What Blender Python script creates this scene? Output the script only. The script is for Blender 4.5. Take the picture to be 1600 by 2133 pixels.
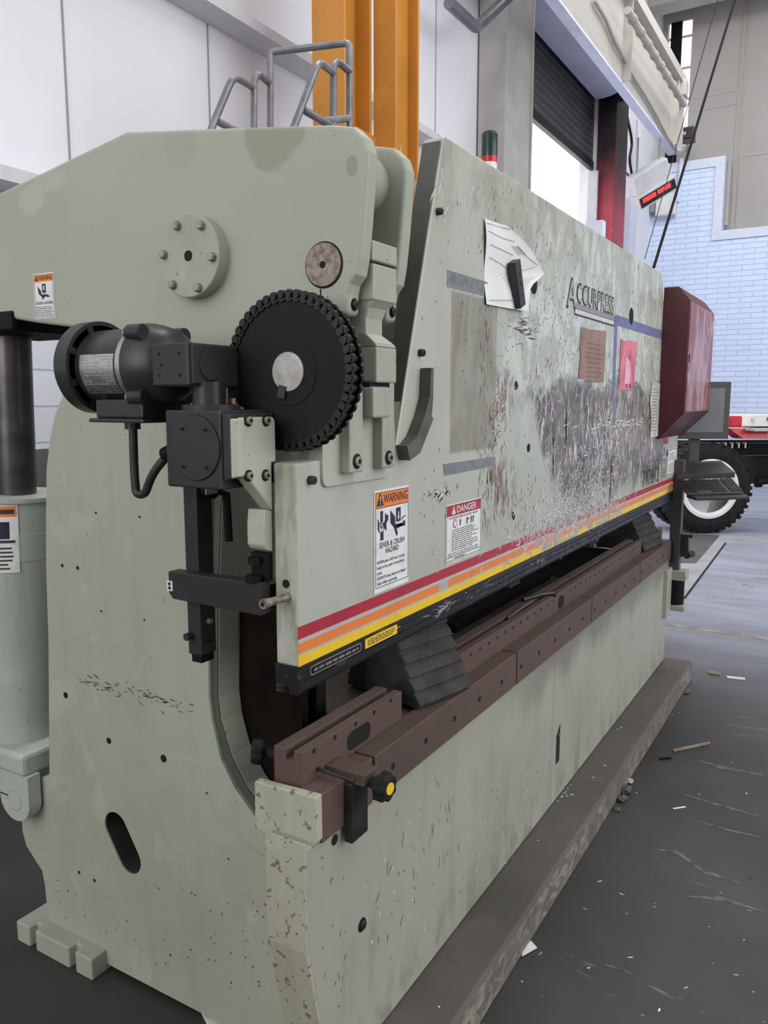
import bpy, bmesh, math, random
from mathutils import Vector, Matrix
from mathutils.geometry import tessellate_polygon
rnd = random.Random(7)
for o in list(bpy.data.objects): bpy.data.objects.remove(o)
scene = bpy.context.scene
COL = scene.collection

# ------------------------------------------------------------------ camera
CAM = Vector((-1.199, -0.907, 1.635)); YAW = 0.5370616; PITCH = 0.1385642; FPX = 1660.0
cd = bpy.data.cameras.new('camera'); cam = bpy.data.objects.new('camera', cd); COL.objects.link(cam)
cd.sensor_fit = 'VERTICAL'; cd.sensor_height = 36.0; cd.sensor_width = 36.0 * 1600 / 2133
cd.lens = FPX / 2133 * 36.0; cd.clip_start = 0.05; cd.clip_end = 200
FW = Vector((math.cos(YAW) * math.cos(PITCH), math.sin(YAW) * math.cos(PITCH), -math.sin(PITCH)))
RT = Vector((math.sin(YAW), -math.cos(YAW), 0)); UP = RT.cross(FW)
cam.matrix_world = Matrix(((RT.x, UP.x, -FW.x, CAM.x), (RT.y, UP.y, -FW.y, CAM.y), (RT.z, UP.z, -FW.z, CAM.z), (0, 0, 0, 1)))
scene.camera = cam

# ------------------------------------------------------------------ world, lights, exposure
W = bpy.data.worlds.new('hall_daylight'); scene.world = W; W.use_nodes = True
bg = W.node_tree.nodes['Background']; bg.inputs[0].default_value = (0.95, 0.97, 1.0, 1); bg.inputs[1].default_value = 0.5
def area(name, loc, target, sx, sy, power, col=(1, 1, 1)):
    l = bpy.data.lights.new(name, 'AREA'); l.shape = 'RECTANGLE'; l.size = sx; l.size_y = sy; l.energy = power; l.color = col
    o = bpy.data.objects.new(name, l); COL.objects.link(o); o.location = loc
    o.rotation_euler = (Vector(target) - Vector(loc)).to_track_quat('-Z', 'Y').to_euler(); return o
area('fill_front', (2.8, -8.0, 4.0), (2.6, 0, 1.3), 9, 5, 520, (1.0, 1.0, 0.99))  # added area lamp, no opening known here; brightens the ram and bed
area('fill_near', (-6.5, 1.2, 3.2), (0.2, 0.6, 1.0), 4, 4, 200, (1.0, 0.99, 0.96))  # added area lamp out of view, lifts the near side frame
area('overhead_fill_front', (1.5, -3.8, 7.5), (1.8, 0, 1.2), 5, 3, 120)  # added overhead lamp, unseen, lights the machine front from above
area('overhead_fill_near', (-5.0, 1.6, 6.5), (0.2, 0.6, 1.3), 4, 4, 90, (1.0, 0.99, 0.96))  # added lamp from the camera side, aimed at the side frame
area('overhead_fill_rear', (4.0, 1.0, 9.0), (4.5, 3.0, 3.4), 6, 2, 315, (0.96, 0.97, 1.0))  # added lamp, unseen, brings up the left wall
area('overhead_fill_far', (11.0, -0.5, 9.1), (13.5, 1.0, 3.0), 5, 4, 520, (0.95, 0.97, 1.0))  # added lamp over the far end, brightens the far wall and floor
vs = scene.view_settings; vs.view_transform = 'Standard'; vs.look = 'None'; vs.exposure = 0.0; vs.gamma = 1.0; vs.use_curve_mapping = False

# ------------------------------------------------------------------ sight-line survey helpers (a photo point on a known plane -> a point in the room)
def ray(px, py):
    return RT * ((px - 800) / FPX) - UP * ((py - 1066.5) / FPX) + FW
def at(px, py, x=None, y=None, z=None):
    d = ray(px, py); i, v = (0, x) if x is not None else (1, y) if y is not None else (2, z)
    return CAM + d * ((v - CAM[i]) / d[i])
def aX(x, *pts): return [tuple(at(p[0], p[1], x=x).yz) for p in pts]
def aY(y, *pts): return [tuple(at(p[0], p[1], y=y).xz) for p in pts]
def aZ(z, *pts): return [tuple(at(p[0], p[1], z=z).xy) for p in pts]
def lin(r, g, b):
    f = lambda c: (c / 12.92 if c <= 0.04045 else ((c + 0.055) / 1.055) ** 2.4)
    return (f(r / 255), f(g / 255), f(b / 255), 1)

# ------------------------------------------------------------------ materials
class NT:
    def __init__(s, name):
        s.m = bpy.data.materials.new(name); s.m.use_nodes = True; s.t = s.m.node_tree
        s.b = s.t.nodes['Principled BSDF']; s._p = None
    def new(s, k): return s.t.nodes.new(k)
    def put(s, sock, v):
        if hasattr(v, 'links') or hasattr(v, 'is_output'): s.t.links.new(v, sock)
        else: sock.default_value = v
    def pos(s):
        if not s._p: s._p = s.new('ShaderNodeNewGeometry').outputs['Position']
        return s._p
    def xyz(s):
        n = s.new('ShaderNodeSeparateXYZ'); s.put(n.inputs[0], s.pos()); return n.outputs
    def scaled(s, v):
        n = s.new('ShaderNodeVectorMath'); n.operation = 'MULTIPLY'; s.put(n.inputs[0], s.pos()); n.inputs[1].default_value = v; return n.outputs[0]
    def noise(s, scale, detail=4, vec=None, rough=0.55, dist=0.0):
        n = s.new('ShaderNodeTexNoise'); s.put(n.inputs['Vector'], vec if vec is not None else s.pos())
        n.inputs['Scale'].default_value = scale; n.inputs['Detail'].default_value = detail; n.inputs['Roughness'].default_value = rough; n.inputs['Distortion'].default_value = dist
        return n.outputs['Fac']
    def math(s, op, a, b=0.0):
        n = s.new('ShaderNodeMath'); n.operation = op; s.put(n.inputs[0], a); s.put(n.inputs[1], b); return n.outputs[0]
    def ramp(s, v, a, b, lo=0.0, hi=1.0):
        n = s.new('ShaderNodeMapRange'); n.interpolation_type = 'SMOOTHSTEP'; s.put(n.inputs[0], v)
        n.inputs[1].default_value = a; n.inputs[2].default_value = b; n.inputs[3].default_value = lo; n.inputs[4].default_value = hi; return n.outputs[0]
    def mix(s, f, a, b):
        n = s.new('ShaderNodeMix'); n.data_type = 'RGBA'; s.put(n.inputs[0], f); s.put(n.inputs[6], a); s.put(n.inputs[7], b); return n.outputs[2]
    def bump(s, h, strength=0.2, dist=0.002):
        n = s.new('ShaderNodeBump'); n.inputs['Strength'].default_value = strength; n.inputs['Distance'].default_value = dist
        s.put(n.inputs['Height'], h); s.put(s.b.inputs['Normal'], n.outputs[0])
    def rect(s, a, a0, a1, b, b0, b1, soft=0.02, wob=0.0, wscale=8):
        if wob:
            w = s.math('MULTIPLY', s.math('SUBTRACT', s.noise(wscale, 5), 0.5), wob * 2)
            a = s.math('ADD', a, w); b = s.math('ADD', b, w)
        m = s.math('MULTIPLY', s.ramp(a, a0 - soft, a0 + soft), s.ramp(a, a1 - soft, a1 + soft, 1, 0))
        m2 = s.math('MULTIPLY', s.ramp(b, b0 - soft, b0 + soft), s.ramp(b, b1 - soft, b1 + soft, 1, 0))
        return s.math('MULTIPLY', m, m2)
    def out(s, col, rough=0.5, metal=0.0, spec=0.4):
        s.put(s.b.inputs['Base Color'], col); s.put(s.b.inputs['Roughness'], rough); s.put(s.b.inputs['Metallic'], metal)
        s.b.inputs['Specular IOR Level'].default_value = spec; return s.m
M = {}
def plain(name, c, rough=0.5, metal=0.0, var=0.12, scale=9.0, spec=0.4):
    n = NT(name); d = tuple(v * (1 - var * 2) for v in c[:3]) + (1,)
    f = n.ramp(n.noise(scale, 5), 0.35, 0.7); M[name] = n.out(n.mix(f, c, d), rough, metal, spec); return M[name]
def painted(name, c, dirt, rough=0.45, amt=0.5, chips=0.0, chipcol=None, streak=0.3):
    n = NT(name)
    big = n.ramp(n.noise(1.7, 6, rough=0.6), 0.42, 0.72)
    col = n.mix(n.math('MULTIPLY', big, amt), c, dirt)
    st = n.ramp(n.noise(1.0, 4, n.scaled((14, 14, 1.1))), 0.5, 0.75)
    col = n.mix(n.math('MULTIPLY', st, streak), col, dirt)
    lt = tuple(min(1, v * 1.22) for v in c[:3]) + (1,)
    pt = n.ramp(n.noise(4.5, 6, dist=1.2), 0.58, 0.66)
    col = n.mix(n.math('MULTIPLY', pt, 0.35), col, lt)
    sp = n.ramp(n.noise(55, 2), 0.72, 0.76)
    col = n.mix(n.math('MULTIPLY', sp, 0.6), col, tuple(v * 0.35 for v in dirt[:3]) + (1,))
    if chips:
        ch = n.ramp(n.noise(48, 5, dist=0.5), 0.74 - chips * 0.12, 0.755 - chips * 0.12)
        col = n.mix(ch, col, chipcol)
    n.bump(n.noise(90, 3), 0.05, 0.001)
    M[name] = n.out(col, rough, 0.0, 0.35); return M[name]

GREEN = (0.335, 0.352, 0.293, 1)
painted('frame_paint', GREEN, (0.255, 0.25, 0.195, 1), 0.55, 0.45)
painted('cylinder_paint', (0.39, 0.42, 0.38, 1), (0.24, 0.25, 0.22, 1), 0.5, 0.4, streak=0.5)
def bed_material():
    n = NT('bed_paint'); X, Y, Z = n.xyz(); c = (0.325, 0.335, 0.29, 1)
    col = n.mix(n.math('MULTIPLY', n.ramp(n.noise(1.7, 6, rough=0.6), 0.4, 0.7), 0.5), c, (0.255, 0.245, 0.195, 1))
    wv = n.math('MULTIPLY', n.math('SUBTRACT', n.noise(1, 6, n.scaled((5, 5, 2)), 0.65), 0.5), 0.35)
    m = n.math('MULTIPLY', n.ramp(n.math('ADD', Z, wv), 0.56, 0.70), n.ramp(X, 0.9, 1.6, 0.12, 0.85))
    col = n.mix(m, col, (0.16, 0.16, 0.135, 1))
    st = n.ramp(n.noise(1.0, 5, n.scaled((12, 12, 1.6)), 0.6), 0.52, 0.72)
    col = n.mix(n.math('MULTIPLY', st, 0.45), col, (0.215, 0.205, 0.165, 1))
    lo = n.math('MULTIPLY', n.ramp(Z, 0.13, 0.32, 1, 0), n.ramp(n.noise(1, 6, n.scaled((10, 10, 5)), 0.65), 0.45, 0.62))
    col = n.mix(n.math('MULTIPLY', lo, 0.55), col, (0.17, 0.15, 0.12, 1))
    col = n.mix(n.math('MULTIPLY', n.ramp(n.noise(55, 2), 0.72, 0.76), 0.6), col, (0.06, 0.055, 0.04, 1))
    n.bump(n.noise(90, 3), 0.05, 0.001); M['bed_paint'] = n.out(col, 0.5, 0, 0.35)
bed_material()
painted('link_paint', (0.36, 0.37, 0.31, 1), (0.2, 0.2, 0.16, 1), 0.35, 0.5)
painted('chipped_cream', (0.37, 0.37, 0.29, 1), (0.24, 0.225, 0.16, 1), 0.55, 0.8, 1.12, (0.15, 0.13, 0.095, 1))
painted('bracket_paint', (0.40, 0.41, 0.34, 1), (0.22, 0.21, 0.15, 1), 0.5, 0.7)
painted('brown_steel', (0.092, 0.060, 0.053, 1), (0.060, 0.042, 0.037, 1), 0.6, 0.6, streak=0.2)
painted('ledge_steel', (0.098, 0.088, 0.080, 1), (0.06, 0.054, 0.048, 1), 0.6, 0.7, 0.0)
def ledge_front():
    n = NT('ledge_worn'); f = n.math('MULTIPLY', n.ramp(n.noise(1, 8, n.scaled((13, 13, 26)), 0.7, 0.8), 0.45, 0.6), n.ramp(n.noise(2.5, 4), 0.35, 0.65, 0.3, 1.0))
    M['ledge_worn'] = n.out(n.mix(f, (0.12, 0.105, 0.09, 1), (0.25, 0.24, 0.21, 1)), 0.6)
ledge_front()
plain('graphite', (0.027, 0.0275, 0.030, 1), 0.45, 0.0, 0.1, spec=0.3)
plain('motor_black', (0.030, 0.0285, 0.0285, 1), 0.35, 0.0, 0.2, 14, spec=0.35)
plain('black', (0.006, 0.006, 0.0065, 1), 0.6, 0, 0.1, spec=0.15)
plain('hole', (0.006, 0.006, 0.006, 1), 0.9, 0, 0)
plain('rubber', (0.016, 0.0155, 0.0155, 1), 0.75, 0, 0.25, 20, spec=0.2)
plain('chock_rubber', (0.055, 0.053, 0.052, 1), 0.8, 0, 0.2, 18, spec=0.2)
plain('chain_grease', (0.008, 0.008, 0.0075, 1), 0.38, 0.1, 0.3, 60, spec=0.35)
plain('sprocket_black', (0.0062, 0.0064, 0.007, 1), 0.6, 0, 0.1, spec=0.2)
plain('steel', (0.45, 0.43, 0.41, 1), 0.35, 0.8, 0.15, 30)
plain('bolt_steel', (0.30, 0.29, 0.25, 1), 0.4, 0.5, 0.15, 40)
plain('pin_steel', (0.27, 0.22, 0.19, 1), 0.5, 0.3, 0.3, 70)
plain('dark_steel', (0.05, 0.048, 0.046, 1), 0.4, 0.6, 0.2, 20)
plain('rod_steel', (0.10, 0.092, 0.092, 1), 0.32, 0.75, 0.2, 12)
plain('brass', (0.35, 0.25, 0.12, 1), 0.4, 0.8)
plain('yellow', (0.80, 0.52, 0.02, 1), 0.5, 0, 0.05)
plain('white_vinyl', (0.72, 0.72, 0.72, 1), 0.5, 0, 0.08, 25)
plain('orange_vinyl', (0.80, 0.20, 0.035, 1), 0.5, 0, 0.04)
plain('navy_ink', (0.012, 0.014, 0.035, 1), 0.5, 0, 0)
plain('ink', (0.03, 0.03, 0.035, 1), 0.6, 0, 0)
plain('red_vinyl', (0.36, 0.03, 0.05, 1), 0.5, 0, 0.1)
plain('grey_ink', (0.25, 0.25, 0.26, 1), 0.6, 0, 0)
plain('paper', (0.74, 0.74, 0.75, 1), 0.7, 0, 0.06, 6)
plain('pink_paper', (0.66, 0.20, 0.27, 1), 0.7, 0, 0.22, 12)
plain('tan_paper', (0.29, 0.19, 0.155, 1), 0.7, 0, 0.15, 12)
plain('grey_tape', (0.20, 0.21, 0.22, 1), 0.4, 0, 0.2, 40)
plain('blue_tape', (0.155, 0.165, 0.33, 1), 0.5, 0, 0.12, 20)
plain('cabinet_red', (0.075, 0.006, 0.012, 1), 0.4, 0, 0.1)
plain('lamp_red', (0.55, 0.01, 0.03, 1), 0.25, 0, 0.1)
plain('chip_white', (0.80, 0.79, 0.79, 1), 0.35, 0.0, 0.08)
plain('chip_dark', (0.13, 0.12, 0.10, 1), 0.6, 0, 0.2)
plain('chip_rust', (0.20, 0.13, 0.11, 1), 0.6, 0, 0.2)
plain('chip_pale', (0.50, 0.52, 0.47, 1), 0.5, 0, 0.1)
plain('column_orange', (0.56, 0.235, 0.035, 1), 0.5, 0, 0.08, 3)
plain('tube_grey', (0.20, 0.205, 0.22, 1), 0.35, 0.3, 0.15)
plain('panel_white', (0.78, 0.78, 0.83, 1), 0.5, 0, 0.02, 1.2)
plain('seam_grey', (0.30, 0.30, 0.33, 1), 0.6, 0, 0)
plain('girt_grey', (0.60, 0.60, 0.63, 1), 0.5, 0, 0.04)
plain('dado_grey', (0.14, 0.14, 0.145, 1), 0.6, 0, 0.1, 3)
plain('jamb_grey', (0.44, 0.42, 0.40, 1), 0.5, 0, 0.08, 3)
plain('hood_lilac', (0.68, 0.71, 0.90, 1), 0.5, 0, 0.06, 2)
plain('beam_cream', (0.47, 0.44, 0.405, 1), 0.55, 0, 0.05, 2)
plain('roof_cream', (0.42, 0.39, 0.36, 1), 0.6, 0, 0.06, 1.5)
plain('cream_wall', (0.40, 0.375, 0.35, 1), 0.6, 0, 0.04, 1)
plain('jamb_red', (0.38, 0.03, 0.06, 1), 0.5, 0, 0.15, 2)
plain('trim_blue', (0.66, 0.70, 0.82, 1), 0.5, 0, 0.03)
plain('pale_grey', (0.55, 0.55, 0.57, 1), 0.5, 0, 0.05)
plain('wood', (0.27, 0.215, 0.165, 1), 0.7, 0, 0.2, 30)
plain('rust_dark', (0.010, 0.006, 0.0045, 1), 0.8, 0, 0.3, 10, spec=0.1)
plain('screen', (0.17, 0.18, 0.19, 1), 0.25, 0, 0.05)
plain('monitor_case', (0.06, 0.062, 0.065, 1), 0.45, 0, 0.05)
plain('console_dark', (0.032, 0.030, 0.028, 1), 0.5, 0, 0.15)
plain('rim_white', (0.74, 0.74, 0.74, 1), 0.35, 0, 0.05)
plain('truck_white', (0.70, 0.70, 0.68, 1), 0.35, 0, 0.05)
plain('green_can', (0.008, 0.03, 0.025, 1), 0.25, 0, 0.05)
plain('wire_black', (0.009, 0.008, 0.0075, 1), 0.7, spec=0.15)
plain('sheet_grey', (0.075, 0.075, 0.068, 1), 0.45, 0, 0.15, 5)
plain('asphalt', (0.75, 0.75, 0.78, 1), 0.8)
def emis(name, c, s):
    n = NT(name); n.put(n.b.inputs['Base Color'], (0, 0, 0, 1)); n.b.inputs['Emission Color'].default_value = c; n.b.inputs['Emission Strength'].default_value = s; M[name] = n.m
emis('heater_glow', (1.0, 0.06, 0.07, 1), 1.1)
emis('clear_sky', (0.97, 0.98, 1.0, 1), 2.6)
plain('slot_shade', (0.03, 0.029, 0.027, 1), 0.7, 0, 0.1, 6)
plain('edge_dark', (0.075, 0.073, 0.063, 1), 0.5, 0, 0.15, 6)
plain('guard_grey', (0.10, 0.097, 0.08, 1), 0.45, 0, 0.2, 12)

def arm_material():
    n = NT('arm_paint'); X, Y, Z = n.xyz(); c = GREEN
    col = n.mix(n.math('MULTIPLY', n.ramp(n.noise(1.7, 6, rough=0.6), 0.42, 0.72), 0.4), c, (0.275, 0.27, 0.215, 1))
    def blot(cy, cz, ry, rz, amt, cc, wob=0.5, sc=14):
        nonlocal col
        w = n.math('MULTIPLY', n.math('SUBTRACT', n.noise(sc, 5), 0.5), wob)
        a = n.math('POWER', n.math('ABSOLUTE', n.math('DIVIDE', n.math('SUBTRACT', Y, cy), ry)), 2.0); b = n.math('POWER', n.math('ABSOLUTE', n.math('DIVIDE', n.math('SUBTRACT', Z, cz), rz)), 2.0)
        d = n.math('ADD', n.math('ADD', a, b), w)
        col = n.mix(n.math('MULTIPLY', n.ramp(d, 0.75, 1.05, 1, 0), amt), col, cc)
    a = at(572, 300, x=.15); blot(a.y, a.z + .03, .085, .085, .55, (0.215, 0.20, 0.145, 1), 1.3)
    a = at(375, 300, x=.15); blot(a.y, a.z, .05, .05, .15, (0.25, 0.235, 0.185, 1), 1.6)
    a = at(65, 420, x=.15); blot(a.y, a.z, .05, .04, .5, (0.42, 0.43, 0.38, 1), 2.2, 22)
    a = at(105, 372, x=.15); blot(a.y, a.z, .06, .03, .4, (0.42, 0.43, 0.38, 1), 2.2, 22)
    a = at(733, 345, x=.15); blot(a.y, a.z, .014, .02, .6, (0.2, 0.19, 0.14, 1), 1.0, 30)
    col = n.mix(n.math('MULTIPLY', n.ramp(n.noise(60, 2), 0.73, 0.77), 0.6), col, (0.07, 0.065, 0.05, 1))
    n.bump(n.noise(90, 3), 0.05, 0.001); M['arm_paint'] = n.out(col, 0.5, 0, 0.35)
arm_material()
def ram_material():
    n = NT('ram_worn_paint'); X, Y, Z = n.xyz()
    base = (0.405, 0.42, 0.37, 1)
    col = n.mix(n.math('MULTIPLY', n.ramp(n.noise(2.2, 6, rough=0.6), 0.4, 0.7), 0.45), base, (0.31, 0.31, 0.255, 1))
    # pale rubbed patches on the upper and right part
    up = n.math('MULTIPLY', n.ramp(X, 0.75, 1.2), n.ramp(Z, 1.45, 1.75))
    pale = n.ramp(n.noise(1.0, 7, n.scaled((9, 9, 5)), 0.65, 0.8), 0.47, 0.56)
    col = n.mix(n.math('MULTIPLY', n.math('MULTIPLY', pale, up), 0.85), col, (0.54, 0.575, 0.545, 1))
    pk = n.ramp(n.noise(1.0, 6, n.scaled((20, 20, 11)), 0.65, 0.6), 0.60, 0.64)
    col = n.mix(n.math('MULTIPLY', n.math('MULTIPLY', pk, up), 0.75), col, (0.27, 0.25, 0.20, 1))
    top = n.math('MULTIPLY', n.ramp(Z, 2.02, 2.14), n.ramp(n.noise(1, 6, n.scaled((6, 6, 4)), 0.6, 0.5), 0.45, 0.6))
    col = n.mix(n.math('MULTIPLY', top, 0.6), col, (0.27, 0.26, 0.215, 1))
    # thin vertical dribbles
    dr = n.ramp(n.noise(1.0, 4, n.scaled((60, 60, 2.0))), 0.66, 0.70)
    col = n.mix(n.math('MULTIPLY', dr, 0.5), col, (0.20, 0.18, 0.14, 1))
    # brown rubbed rectangle where a sign has come off
    br = n.rect(X, 0.655, 0.95, Z, 1.50, 1.91, 0.006)
    bn = n.ramp(n.noise(7, 6, n.scaled((1.6, 1, 0.7)), 0.6, 1.0), 0.25, 0.75, 0.5, 1.0)
    col = n.mix(n.math('MULTIPLY', br, bn), col, (0.195, 0.17, 0.125, 1))
    # big dark scuffed area in the middle
    wob = n.math('MULTIPLY', n.math('SUBTRACT', n.noise(5, 6, rough=0.65), 0.5), 0.9)
    xs = n.math('ADD', n.math('ADD', X, n.math('MULTIPLY', Z, 0.9)), wob)
    zs = n.math('ADD', Z, n.math('MULTIPLY', wob, 0.45))
    dm = n.math('MULTIPLY', n.ramp(xs, 2.62, 2.82), n.ramp(xs, 4.45, 4.75, 1, 0))
    dm = n.math('MULTIPLY', dm, n.math('MULTIPLY', n.ramp(zs, 1.20, 1.30), n.ramp(zs, 1.66, 1.72, 1, 0)))
    dn = n.ramp(n.noise(1, 8, n.scaled((8, 8, 9)), 0.7, 0.8), 0.34, 0.52, 0.55, 1.0)
    dcol = n.mix(n.ramp(n.noise(3.5, 5), 0.4, 0.65), (0.068, 0.058, 0.052, 1), (0.15, 0.12, 0.097, 1))
    col = n.mix(n.math('MULTIPLY', dm, dn), col, dcol)
    wl = n.ramp(n.noise(1, 8, n.scaled((15, 15, 5)), 0.72, 1.2), 0.565, 0.60)
    col = n.mix(n.math('MULTIPLY', n.math('MULTIPLY', wl, dm), 0.9), col, (0.60, 0.59, 0.55, 1))
    # rusty scuffs beside and below it
    rm = n.rect(X, 0.93, 1.08, Z, 1.58, 1.72, 0.03, 0.05, 14)
    rm2 = n.rect(X, 0.86, 1.12, Z, 1.28, 1.46, 0.05, 0.09, 9)
    rn = n.ramp(n.noise(1, 7, n.scaled((26, 26, 9)), 0.65, 1.0), 0.47, 0.53)
    col = n.mix(n.math('MULTIPLY', n.math('MAXIMUM', rm, rm2), rn), col, (0.22, 0.155, 0.135, 1))
    rm3 = n.rect(X, 2.15, 3.0, Z, 1.30, 1.68, 0.08, 0.12, 6)
    rn3 = n.ramp(n.noise(1, 7, n.scaled((7, 7, 12)), 0.65, 1.0), 0.46, 0.56)
    col = n.mix(n.math('MULTIPLY', n.math('MULTIPLY', rm3, rn3), 0.85), col, (0.235, 0.17, 0.135, 1))
    col = n.mix(n.math('MULTIPLY', n.ramp(n.noise(70, 2), 0.70, 0.75), 0.6), col, (0.12, 0.11, 0.09, 1))
    en = n.math('MULTIPLY', n.ramp(X, 0.002, 0.005, 1, 0), n.ramp(n.noise(1, 6, n.scaled((1, 30, 9)), 0.65), 0.4, 0.62))
    col = n.mix(n.math('MULTIPLY', en, 0.65), col, (0.225, 0.205, 0.15, 1))
    n.bump(n.noise(60, 4), 0.08, 0.001)
    M['ram_paint'] = n.out(col, n.ramp(n.noise(6, 4), 0.3, 0.7, 0.24, 0.42), 0, 0.5)
ram_material()
def stripe_mat(name, c):
    n = NT(name); X, Y, Z = n.xyz()
    wear = n.noise(1, 7, n.scaled((16, 16, 34)), 0.65, 0.8)
    amt = n.ramp(X, 0.5, 1.6, 0.70, 0.50); back = n.ramp(X, 2.3, 2.6, 0, 0.14)
    th = n.math('ADD', amt, back)
    f = n.ramp(n.math('SUBTRACT', wear, th), -0.01, 0.02)
    col = n.mix(n.math('MULTIPLY', n.ramp(n.noise(12, 5), 0.45, 0.75), 0.3), c, tuple(v * 0.55 for v in c[:3]) + (1,))
    M[name] = n.out(n.mix(f, col, (0.33, 0.31, 0.29, 1)), 0.4)
stripe_mat('stripe_red', (0.37, 0.022, 0.042, 1)); stripe_mat('stripe_orange', (0.70, 0.20, 0.045, 1)); stripe_mat('stripe_yellow', (0.76, 0.50, 0.02, 1))
stripe_mat('stripe_grey', (0.42, 0.42, 0.42, 1))
def bar_mat():
    n = NT('punch_black'); s = n.ramp(n.noise(1, 6, n.scaled((7, 30, 60)), 0.6, 0.5), 0.58, 0.66)
    M['punch_black'] = n.out(n.mix(n.math('MULTIPLY', s, 0.6), (0.007, 0.0075, 0.010, 1), (0.08, 0.08, 0.09, 1)), 0.4)
bar_mat()
def floor_mat():
    n = NT('concrete_floor')
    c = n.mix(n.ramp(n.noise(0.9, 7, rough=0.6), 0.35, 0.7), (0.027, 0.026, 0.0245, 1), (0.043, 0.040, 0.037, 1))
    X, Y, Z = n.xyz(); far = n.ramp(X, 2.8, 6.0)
    c = n.mix(n.math('MULTIPLY', far, n.ramp(n.noise(1.0, 6, n.scaled((2.5, 0.7, 1)), 0.65), 0.3, 0.7, 0.6, 1.0)), c, (0.34, 0.355, 0.43, 1))  # far floor whitened: light from the door put into its colour
    s = n.ramp(n.noise(1, 7, n.scaled((7, 1.3, 1)), 0.7, 1.6), 0.63, 0.69)
    c = n.mix(n.math('MULTIPLY', s, 0.5), c, (0.22, 0.21, 0.20, 1))
    d = n.ramp(n.noise(3.2, 6, rough=0.65), 0.6, 0.75)
    c = n.mix(n.math('MULTIPLY', d, 0.55), c, (0.030, 0.026, 0.023, 1))
    n.bump(n.noise(40, 5), 0.12, 0.002)
    M['floor'] = n.out(c, n.ramp(n.noise(2, 4), 0.3, 0.7, 0.45, 0.62), 0, 0.45)
floor_mat()
def block_mat(name, c, mortar, w, h, ms, axis, off=0.5, bumpd=0.01):
    n = NT(name); X, Y, Z = n.xyz(); cb = n.new('ShaderNodeCombineXYZ')
    n.put(cb.inputs[0], X if axis == 'y' else Y); n.put(cb.inputs[1], Z)
    b = n.new('ShaderNodeTexBrick'); n.put(b.inputs['Vector'], cb.outputs[0]); b.offset = off
    b.inputs['Scale'].default_value = 1.0; b.inputs['Brick Width'].default_value = w; b.inputs['Row Height'].default_value = h
    b.inputs['Mortar Size'].default_value = ms; b.inputs['Mortar Smooth'].default_value = 0.4; b.inputs['Bias'].default_value = 0
    b.inputs['Color1'].default_value = c; b.inputs['Color2'].default_value = tuple(v * 0.95 for v in c[:3]) + (1,); b.inputs['Mortar'].default_value = mortar
    n.bump(n.math('SUBTRACT', 1.0, b.outputs['Fac']), 0.7, bumpd)
    M[name] = n.out(b.outputs['Color'], 0.6)
block_mat('white_block', (0.80, 0.82, 0.90, 1), (0.64, 0.66, 0.74, 1), 0.4, 0.2, 0.008, 'y')
block_mat('white_brick', (0.66, 0.76, 0.97, 1), (0.52, 0.60, 0.80, 1), 0.42, 0.10, 0.010, 'x')
def curtain_mat():
    n = NT('door_slats'); X, Y, Z = n.xyz()
    f = n.ramp(n.math('PINGPONG', n.math('MULTIPLY', Z, 1.0), 0.05), 0.0, 0.05)
    c = n.mix(f, (0.05, 0.05, 0.055, 1), (0.095, 0.095, 0.10, 1))
    c = n.mix(n.math('MULTIPLY', n.ramp(n.noise(1, 5, n.scaled((1.5, 1, 6))), 0.4, 0.7), 0.5), c, (0.04, 0.04, 0.045, 1))
    n.bump(f, 0.6, 0.02); M['door_slats'] = n.out(c, 0.5)
curtain_mat()
def red_front():
    n = NT('faded_red'); s = n.ramp(n.noise(1, 7, n.scaled((5, 5, 3)), 0.65, 1.5), 0.42, 0.62)
    M['faded_red'] = n.out(n.mix(n.math('MULTIPLY', s, 0.75), (0.20, 0.035, 0.05, 1), (0.44, 0.30, 0.33, 1)), 0.35)
red_front()
def jamb():
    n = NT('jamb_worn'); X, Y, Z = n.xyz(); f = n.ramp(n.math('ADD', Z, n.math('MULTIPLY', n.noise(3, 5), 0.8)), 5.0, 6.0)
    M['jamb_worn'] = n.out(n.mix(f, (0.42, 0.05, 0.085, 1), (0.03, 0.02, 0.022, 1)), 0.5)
jamb()

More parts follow.
